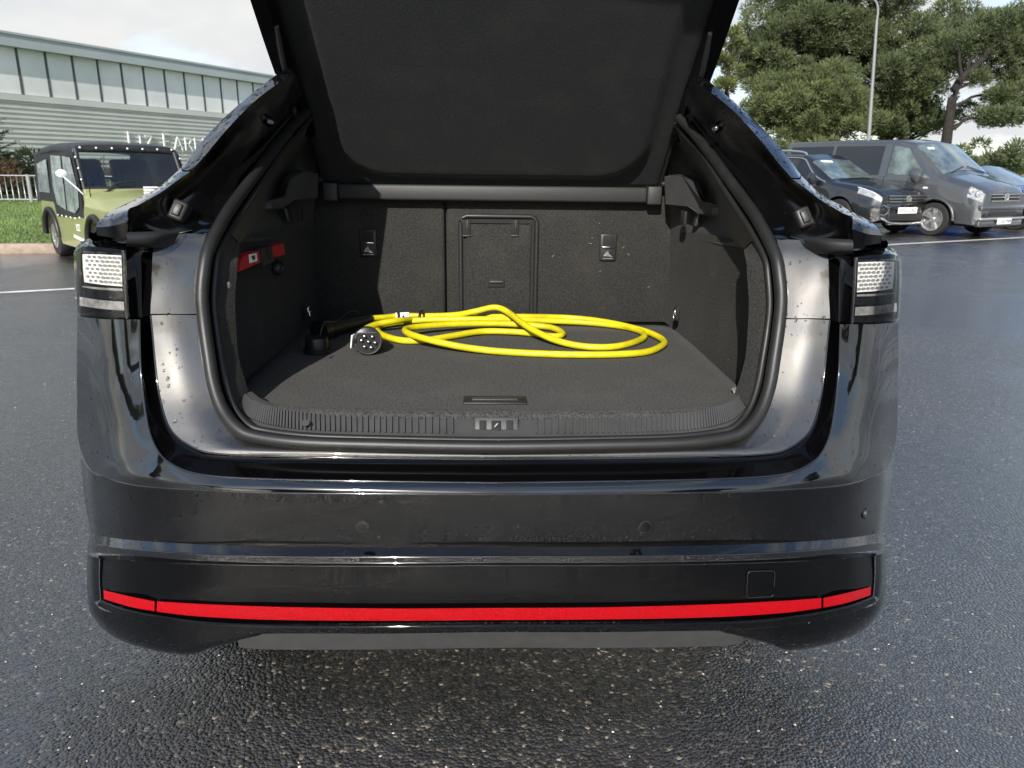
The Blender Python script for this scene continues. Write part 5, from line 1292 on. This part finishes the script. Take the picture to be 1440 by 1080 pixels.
x_ = sa
zb_ = zt_ - big
for ch, h, w in (('L', big, .75), ('I', big * .82, .32), ('Z', big * .82, .85), (' ', 0, .55), ('E', big, .80), ('A', big * .82, 1.0), ('R', big * .82, .85), ('L', big * .82, .72), ('E', big * .82, .72)):
    if ch != ' ': letter(ch, x_, zb_, h, w * .62)
    x_ += w * .62 + 0.18

# ================================================================== grass verge, kerb, railing, hedge
M['grass_soil'] = simple('verge_turf', (0.075, 0.115, 0.035), 0.9, noise=0.35, nscale=3, bump=0.6, bscale=30)
K0 = atz(0, 357, 0)
vd = Matrix.Rotation(R(-17), 3, 'Z') @ ld
vn = V(-vd.y, vd.x, 0)
def vp(a, b, z): return K0 + vd * a + vn * b + V(0, 0, z)
AEND = 4.2
vz = lambda b: 0.13 + 0.012 * b
gv = [vp(a, b, vz(min(b, 11))) for a in (-40, AEND) for b in (0.15, 6, 11, 60)]
tag(mesh('grass_verge', gv, [(i, i + 4, i + 5, i + 1) for i in range(3)], M['grass_soil']), kind='structure')
kb = mesh('kerb', [vp(a, b, z) for a in (-40, AEND) for b, z in ((0, -.05), (0.0, .0), (.15, .0), (.15, -.05))], [(0, 4, 5, 1), (1, 5, 6, 2), (2, 6, 7, 3)], simple('kerb_base', (0.12, 0.11, 0.1), 0.8)); tag(kb, kind='structure')
M['kerb'] = simple('concrete_kerb', (0.27, 0.21, 0.165), 0.75, noise=0.25, nscale=14, bump=0.4, bscale=90)
for i in range(18):
    a = -11 + i * 0.915
    if a + .9 > AEND: break
    v, f = box_data((0, 0, 0), (0.905, 0.15, 0.15), None, 0.018)
    rt = Matrix.Rotation(math.atan2(vd.y, vd.x), 3, 'Z')
    mesh('kerb_stone', [rt @ p + vp(a + .45, .075, .062) for p in v], f, M['kerb'], kb, True, sharp=R(40))
# grass blades
M['blade'] = simple('grass_blades', (0.135, 0.2, 0.05), 0.6, noise=0.45, nscale=2.5)
gvv, gff = [], []
for k in range(60000):
    a = random.uniform(-4.5, AEND); b = 0.2 + 10.6 * random.random() ** 1.3
    h = random.uniform(.02, .05) * (1 + (0.5 if random.random() < .1 else 0)); an = random.uniform(0, 6.28); w = .006
    p = vp(a, b, vz(b)); n0 = len(gvv); dx, dy = math.cos(an) * w, math.sin(an) * w
    gvv += [(p.x - dx, p.y - dy, p.z), (p.x + dx, p.y + dy, p.z), (p.x + random.uniform(-.03, .03), p.y + random.uniform(-.03, .03), p.z + h)]
    gff.append((n0, n0 + 1, n0 + 2))
tag(mesh('grass', gvv, gff, M['blade']), kind='stuff')
# daisies scattered in the grass
dv = []
for k in range(70):
    p = vp(random.gauss(0.6, 1.0), random.gauss(7.5, 1.0), 0); p.z = vz(7.5) + .09
    r = .025
    dv.append(([p + V(r * math.cos(j * 1.047), r * math.sin(j * 1.047), .0) for j in range(6)], [(0, 1, 2, 3, 4, 5)]))
v_, f_ = merge(dv); tag(mesh('daisies', v_, f_, M['white']), kind='stuff')
# railing
M['rail'] = simple('galvanised_rail', (0.5, 0.5, 0.5), 0.4, metal=0.5, noise=0.1, nscale=6)
FB = 9.6
rz0 = vz(FB)
rail_ = empty('railing_fence', vp(-3, FB, rz0), 0, 'low white metal railing along the back of the grass verge', 'fence')
def vtube(name, a, b, z0, z1, r, par):
    p = vp(a, b, 0); return tube(name, [V(p.x, p.y, z0), V(p.x, p.y, z1)], r, M['rail'], par, 6)
HT = 0.66
for z in (rz0 + 0.08, rz0 + HT):
    q0, q1 = vp(-5.5, FB, 0), vp(AEND - .2, FB, 0); tube('rail', [V(q0.x, q0.y, z), V(q1.x, q1.y, z)], .018, M['rail'], rail_, 6)
for i in range(6): vtube('post', -5.0 + i * 1.75, FB, rz0 - .1, rz0 + HT + .03, .045, rail_)
m0 = None
for i in range(70):
    a = -5.4 + i * .135; p = vp(a, FB, rz0 + .08)
    if m0 is None:
        v, f = tube_data([V(0, 0, 0), V(0, 0, HT - .08)], .011, 5); o = mesh('baluster', v, f, M['rail'], None, True); m0 = o.data
    else: o = link(bpy.data.objects.new('baluster', m0))
    o.location = p; bpy.context.view_layer.update() if False else None
    o.parent = rail_; o.matrix_parent_inverse = Matrix.Translation(-rail_.location)

# ---- foliage helpers
def leaf_mat(name, col, var=0.5, nscale=1.2, sheen=0.0):
    m, n, l, p = mat_new(name)
    p.inputs['Roughness'].default_value = 0.6; p.inputs['Specular IOR Level'].default_value = 0.3
    t = n.new('ShaderNodeTexCoord'); a = n.new('ShaderNodeTexNoise'); a.inputs['Scale'].default_value = nscale; a.inputs['Detail'].default_value = 8; a.inputs['Roughness'].default_value = 0.75
    r = n.new('ShaderNodeValToRGB'); r.color_ramp.elements[0].position = .3; r.color_ramp.elements[1].position = .7
    r.color_ramp.elements[0].color = (*[c * (1 - var) for c in col], 1); r.color_ramp.elements[1].color = (col[0] * (1 + var * 1.2), col[1] * (1 + var), col[2] * (1 + var * .6), 1)
    l.new(t.outputs['Object'], a.inputs['Vector']); l.new(a.outputs['Fac'], r.inputs['Fac']); l.new(r.outputs['Color'], p.inputs['Base Color'])
    tr = n.new('ShaderNodeBsdfTranslucent'); l.new(r.outputs['Color'], tr.inputs['Color'])
    mx = n.new('ShaderNodeMixShader'); mx.inputs[0].default_value = 0.5
    l.new(p.outputs[0], mx.inputs[1]); l.new(tr.outputs[0], mx.inputs[2]); l.new(mx.outputs[0], n['Material Output'].inputs['Surface'])
    return m
def tuft(c, r, n, size, out, flat=0.75, up=0.35):
    """a cushion of needle sprays: little blades pointing outwards from a clump's shell"""
    for _ in range(n):
        z = random.uniform(-0.55, 1); a = random.uniform(0, 6.283); q = math.sqrt(max(0, 1 - z * z))
        d = V(q * math.cos(a), q * math.sin(a), z)
        rad = r * (0.62 + 0.42 * random.random())
        p = c + V(d.x * rad, d.y * rad, d.z * rad * flat)
        e = (d + V(random.uniform(-.5, .5), random.uniform(-.5, .5), up + random.uniform(-.3, .4))).normalized() * size * random.uniform(.6, 1.3)
        s = e.cross(V(random.uniform(-1, 1), random.uniform(-1, 1), random.uniform(-1, 1)))
        if s.length < 1e-6: continue
        s = s.normalized() * size * .20
        n0 = len(out[0]); out[0].extend([p - s, p + s, p + e + s * .5, p + e - s * .5]); out[1].append((n0, n0 + 1, n0 + 2, n0 + 3))
M['bark'] = simple('pine_bark', (0.02, 0.0165, 0.014), 0.9, noise=0.4, nscale=5, bump=0.8, bscale=12)
def limb(p0, p1, r0, r1, sag=0.0, n=7, wob=0.0):
    pts = []
    for k in range(n):
        t = k / (n - 1); q = p0 + (p1 - p0) * t + V(0, 0, math.sin(t * math.pi) * sag)
        if 0 < k < n - 1: q += V(random.uniform(-wob, wob), random.uniform(-wob, wob), random.uniform(-wob, wob))
        pts.append(q)
    pts = cr(pts, n * 2)
    return tube_data(pts, [r0 + (r1 - r0) * k / (len(pts) - 1) for k in range(len(pts))], 7)
def pine(name, label, base, trunk_pts, clumps, mat, group=None, n=150, size=.30, r0=.35, limbs=True):
    o = empty(name, base, 0, label, 'tree', group)
    parts = []
    tp = cr(trunk_pts, 20)
    parts.append(tube_data(tp, [r0 * (1 - .75 * k / 19) + .03 for k in range(20)], 10))
    out = ([], [])
    for (c, r) in clumps:
        tuft(c, r, int(n * (r / .9) ** 1.6) + 12, size, out)
        if limbs and random.random() < .45:
            j = min(range(20), key=lambda k: abs(tp[k].z - (c.z - r * .9 - (c - tp[k]).xy.length * .25)))
            parts.append(limb(tp[j], c - V(0, 0, r * .2), r0 * .22, .03, -.15, 6, .12))
    v, f = merge(parts); mesh('trunk', v, f, M['bark'], o, True)
    mesh('crown', out[0], out[1], mat, o, False)
    return o
def blob_clumps(n, cx, cy, cz, rx, ry, rz, rmin, rmax, test=None, shell=.55):
    cl = []
    while len(cl) < n:
        d = V(random.gauss(0, 1), random.gauss(0, 1), random.gauss(0, 1)).normalized()
        k = shell + (1 - shell) * random.random()
        p = V(cx + d.x * rx * k, cy + d.y * ry * k, cz + d.z * rz * k)
        if test and not test(p): continue
        cl.append((p, random.uniform(rmin, rmax)))
    return cl
LM_dark = leaf_mat('pine_needles_dark', (0.13, 0.165, 0.085), .4, .9)
LM_mid = leaf_mat('pine_needles_mid', (0.15, 0.185, 0.085), .35, 1.0)
LM_light = leaf_mat('conifer_yellow_green', (0.17, 0.2, 0.08), .35, 1.2)
# big pine behind the van
D1 = 46.0
b1 = at(1235, 240, D1); base = V(b1.x, D1, 0)
top = at(1200, -110, D1)
cl = []
def add_px(n, px, py, rpx, rpy, Y, rmin, rmax, depth):
    c = at(px, py, Y); s = Y / F
    cl.extend(blob_clumps(n, c.x, c.y, c.z, rpx * s, depth, rpy * s, rmin, rmax, shell=.5))
add_px(95, 1190, 5, 130, 70, D1, .6, 1.15, 3.2); add_px(80, 1110, 85, 70, 55, D1, .5, .95, 2.4); add_px(110, 1240, 100, 120, 62, D1 - 1, .55, 1.05, 3.2)
add_px(34, 1330, 50, 30, 42, D1 + 1, .5, .9, 2.0); add_px(40, 1290, 160, 85, 24, D1, .45, .75, 2.0); add_px(40, 1070, 75, 40, 38, D1 + 1, .45, .8, 1.6); add_px(70, 1250, -90, 120, 60, D1, .7, 1.2, 3); add_px(55, 1262, 172, 62, 24, D1 - 1, .45, .8, 2)
pine('pine_tree', 'broad dark green pine rising high behind the grey van', base, [base, V(base.x + .2, D1, 3), V(base.x - .3, D1, 7), V(top.x, D1, top.z)], cl, LM_dark, n=520, size=.15, r0=.5)
# lighter pine in front of it, low
cl = []; D2 = 38.0
add_px(90, 1130, 150, 62, 52, D2, .4, .8, 1.8); add_px(50, 1180, 165, 55, 32, D2, .35, .7, 1.6); add_px(40, 1090, 150, 42, 42, D2 + 1, .35, .65, 1.4)
bb = at(1135, 240, D2); base = V(bb.x, D2, 0)
pine('pine_tree', 'low yellowish green pine in front of the broad dark pine', base, [base, V(base.x, D2, 2), V(base.x + .1, D2, 4.6)], cl, LM_mid, n=560, size=.13, r0=.25)
# feathery young conifer at the left of the group
cl = []; D3 = 42.0
bb = at(1012, 240, D3); base = V(bb.x, D3, 0)
for k in range(46):
    zz = random.uniform(.5, 8.2); w = 1.7 * (1 - zz / 9.2) + .15
    cl.append((V(base.x + random.uniform(-w, w), D3 + random.uniform(-w, w), zz), random.uniform(.25, .5)))
pine('young_conifer', 'feathery pale young conifer at the end of the pine group', base, [base, V(base.x, D3, 4), V(base.x, D3, 8.4)], cl, LM_light, n=420, size=.20, r0=.16)
# leaning pine with a bare trunk at the end of the row
cl = []; D4 = 40.0
tpx = [(1322,262,D4), (1330,205,D4), (1336,160,D4), (1345,120,D4), (1375,90,D4 - .3), (1400,60,D4 - .5), (1412,35,D4 - .5)]
tp = [at(*q) for q in tpx]; base = V(tp[0].x, D4, 0); tp[0] = base
add_px(60, 1415, 45, 50, 32, D4, .35, .7, 1.6); add_px(46, 1425, 92, 45, 24, D4 + .5, .3, .6, 1.5); add_px(40, 1432, 135, 38, 18, D4 - .5, .3, .6, 1.3); add_px(34, 1410, 165, 40, 14, D4 - 1, .3, .5, 1.2); add_px(10, 1372, 112, 14, 12, D4, .3, .45, .7)
add_px(40, 1500, 80, 60, 70, D4, .4, .8, 2)
o = pine('pine_tree', 'leaning pine with its dark bare trunk and forked boughs showing', base, tp, cl, LM_dark, n=520, size=.13, r0=.27, limbs=False)
for a, b, ra in (((1338,150,D4), (1420,128,D4), .10), ((1342,128,D4), (1400,108,D4 - .4), .09), ((1334,182,D4), (1400,166,D4 - .8), .11), ((1360,105,D4), (1385,50,D4), .09), ((1345,120,D4), (1372,118,D4), .06), ((1337,165,D4), (1352,110,D4 - .5), .13), ((1352,110,D4 - .5), (1345,60,D4 - .6), .09)):
    v, f = limb(at(*a), at(*b), ra, .03, .15, 6, .12); mesh('bough', v, f, M['bark'], o, True)
# shrubs under the pines
def shrub(name, label, c, rx, ry, rz, mat, n, size=.12, group=None, k=26, rr=(.3, .55)):
    o = empty(name, V(c.x, c.y, 0), 0, label, 'shrub', group); out = ([], [])
    for p, r in blob_clumps(k, c.x, c.y, rz * .55, rx, ry, rz * .5, rr[0], rr[1], shell=.3): tuft(p, r, n, size, out, .9, .2)
    mesh('foliage', out[0], out[1], mat, o)
    v, f = tube_data([V(c.x, c.y, -.1), V(c.x, c.y, rz * .6)], [.06, .03], 6); mesh('stem', v, f, M['bark'], o)
shrub('shrub', 'dark evergreen shrub under the leaning pine', at(1400, 240, 37), 2.4, 1.2, 2.6, LM_dark, 130, .2)
shrub('shrub', 'rounded green shrub below the low yellowish pine', at(1110, 240, 35), 3.0, 1.4, 2.6, LM_mid, 130, .2)
shrub('shrub', 'dark shrub filling the gap behind the black SUV', at(1190, 240, 34), 3.0, 1.4, 2.2, LM_dark, 130, .2)
tag(mesh('far_verge', [V(-2, 27, .03), V(60, 27 + 20, .03), V(60, 120, .03), V(-2, 120, .03)], [(0, 1, 2, 3)], M['grass_soil']), kind='structure')
# brown hedge and evergreen bushes behind the railing, spruce
LM_brown = leaf_mat('brown_hedge_leaves', (0.13, 0.082, 0.05), .4, 3.0)
HB = FB + 1.4
hv = ([], [])
for k in range(150):
    a = random.uniform(-8, AEND); p = vp(a, HB + random.uniform(-.3, .3), vz(HB) + random.uniform(.1, .86)); tuft(p, .26, 60, .09, hv, 1, .2)
hg = empty('hedge', vp(-2, HB, vz(HB)), 0, 'clipped brown hedge behind the low metal railing', 'hedge')
mesh('foliage', hv[0], hv[1], LM_brown, hg)
st_parts = [tube_data([vp(-7.5 + i * .5, HB, vz(HB) - .1), vp(-7.5 + i * .5, HB, vz(HB) + .5)], [.03, .015], 5) for i in range(23)]
v, f = merge(st_parts); mesh('stems', v, f, M['bark'], hg, kind='stuff')
for (px, w, lab) in ((8, 1.6, 'evergreen bush behind the brown hedge under the spruce'), (44, 1.2, 'small evergreen bush between the spruce and the utility car')):
    c = at(px, 240, 24.0); shrub('evergreen_bush', lab, c, w, .8, 1.5, LM_dark, 120, .12, None, 22, (.25, .4))
# spruce: tiers of drooping branches
D5 = 22.0
c = at(-24, 240, D5); sp = empty('spruce_tree', V(c.x, D5, 0), 0, 'dark spruce with spreading branches in front of the warehouse', 'tree')
parts = [tube_data([V(c.x, D5, 0), V(c.x, D5, 3.2)], [.10, .015], 8)]; out = ([], [])
for k in range(64):
    zz = .4 + 2.7 * k / 64; ln = 1.45 * (1 - (zz / 3.4)) + .15; a = k * 2.399
    d = V(math.cos(a), math.sin(a), 0); p0 = V(c.x, D5, zz)
    tip = p0 + d * ln + V(0, 0, .10 + .12 * random.random())
    bpts = [p0, p0 + d * ln * .5 + V(0, 0, -.03), tip]
    bc = cr(bpts, 8); parts.append(tube_data(bc, [.018 - .002 * i for i in range(8)], 5))
    for i in range(1, 8):
        for s in (-1, 1):
            sd = V(-d.y, d.x, 0) * s
            for m in range(3):
                q = bc[i] + d * random.uniform(-.06, .06)
                e = (sd * random.uniform(.5, 1) + d * .7 + V(0, 0, random.uniform(-.15, .25))) * (.32 * (1 - i / 10)) * random.uniform(.6, 1.2)
                w = V(0, 0, 1).cross(e).normalized() * .022
                n0 = len(out[0]); out[0].extend([q - w, q + w, q + e + w * .3 + V(0, 0, .02), q + e - w * .3]); out[1].append((n0, n0 + 1, n0 + 2, n0 + 3))
v, f = merge(parts); mesh('trunk', v, f, M['bark'], sp, True); mesh('crown', out[0], out[1], leaf_mat('spruce_needles', (0.035, 0.06, 0.03), .45, 3), sp)
# lamp post
D6 = 30.0
b = at(1222, 240, D6); t_ = at(1233, 30, D6)
lp = empty('lamp_post', V(b.x, D6, 0), 0, 'tall slender grey lamp post with curved top standing before the pines', 'lamp post')
ph = t_.z
tube('pole', [V(b.x + (t_.x - b.x) * k, D6, ph * k) for k in (0, .2, .6, 1)], [.085, .08, .06, .05], simple('galvanised_post', (0.22, 0.23, 0.235), 0.5, metal=.2), lp, 10)
arm = [V(t_.x, D6, ph), V(t_.x - .01, D6, ph + .35), V(t_.x - .12, D6, ph + .65), V(t_.x - .42, D6, ph + .85), V(t_.x - .8, D6, ph + .92)]
tube('arm', cr(arm, 16), .04, lp.children[0].data.materials[0], lp, 8)
box('lantern', arm[-1] + V(-.2, 0, .0), (.5, .2, .12), M['rail'], lp, None, .04)
# ---- trees across the car park behind the photographer, seen only as reflections in the paint
src = [o for o in scene.objects if o.name.startswith('pine_tree') and o.parent is None][0]
for (x, y, rz) in ((-34, -40, 0.6), (-20, -46, 2.0), (-46, -22, 4.0), (24, -48, 1.0), (44, -30, 3.0), (4, -62, 5.0)):
    c_ = src.copy(); link(c_); c_.location = (x, y, 0); c_.rotation_euler = (0, 0, rz)
    c_['label'] = 'broad pine across the car park behind the photographer'; c_['group'] = 'pines across the car park'
    for ch in list(src.children):
        k_ = ch.copy(); link(k_); k_.parent = c_; k_.matrix_parent_inverse = ch.matrix_parent_inverse
# ---- grass beyond the car park and the far-off wood that closes the view
tag(mesh('far_grass', [V(-160, 70, .02), V(200, 70, .02), V(200, 160, .02), V(-160, 160, .02)], [(0, 1, 2, 3)], M['grass_soil']), kind='structure')
fw = ([], [])
for k in range(420):
    x = random.uniform(-150, 190); h = 2.2 + 1.6 * mnoise.noise(V(x * .05, 3.1, 0))
    tuft(V(x, 100 + random.uniform(-4, 4), h * random.uniform(.3, 1.0)), random.uniform(1.2, 2.0), 70, .8, fw, .85, .2)
tag(mesh('far_wood', fw[0], fw[1], LM_dark), kind='stuff')
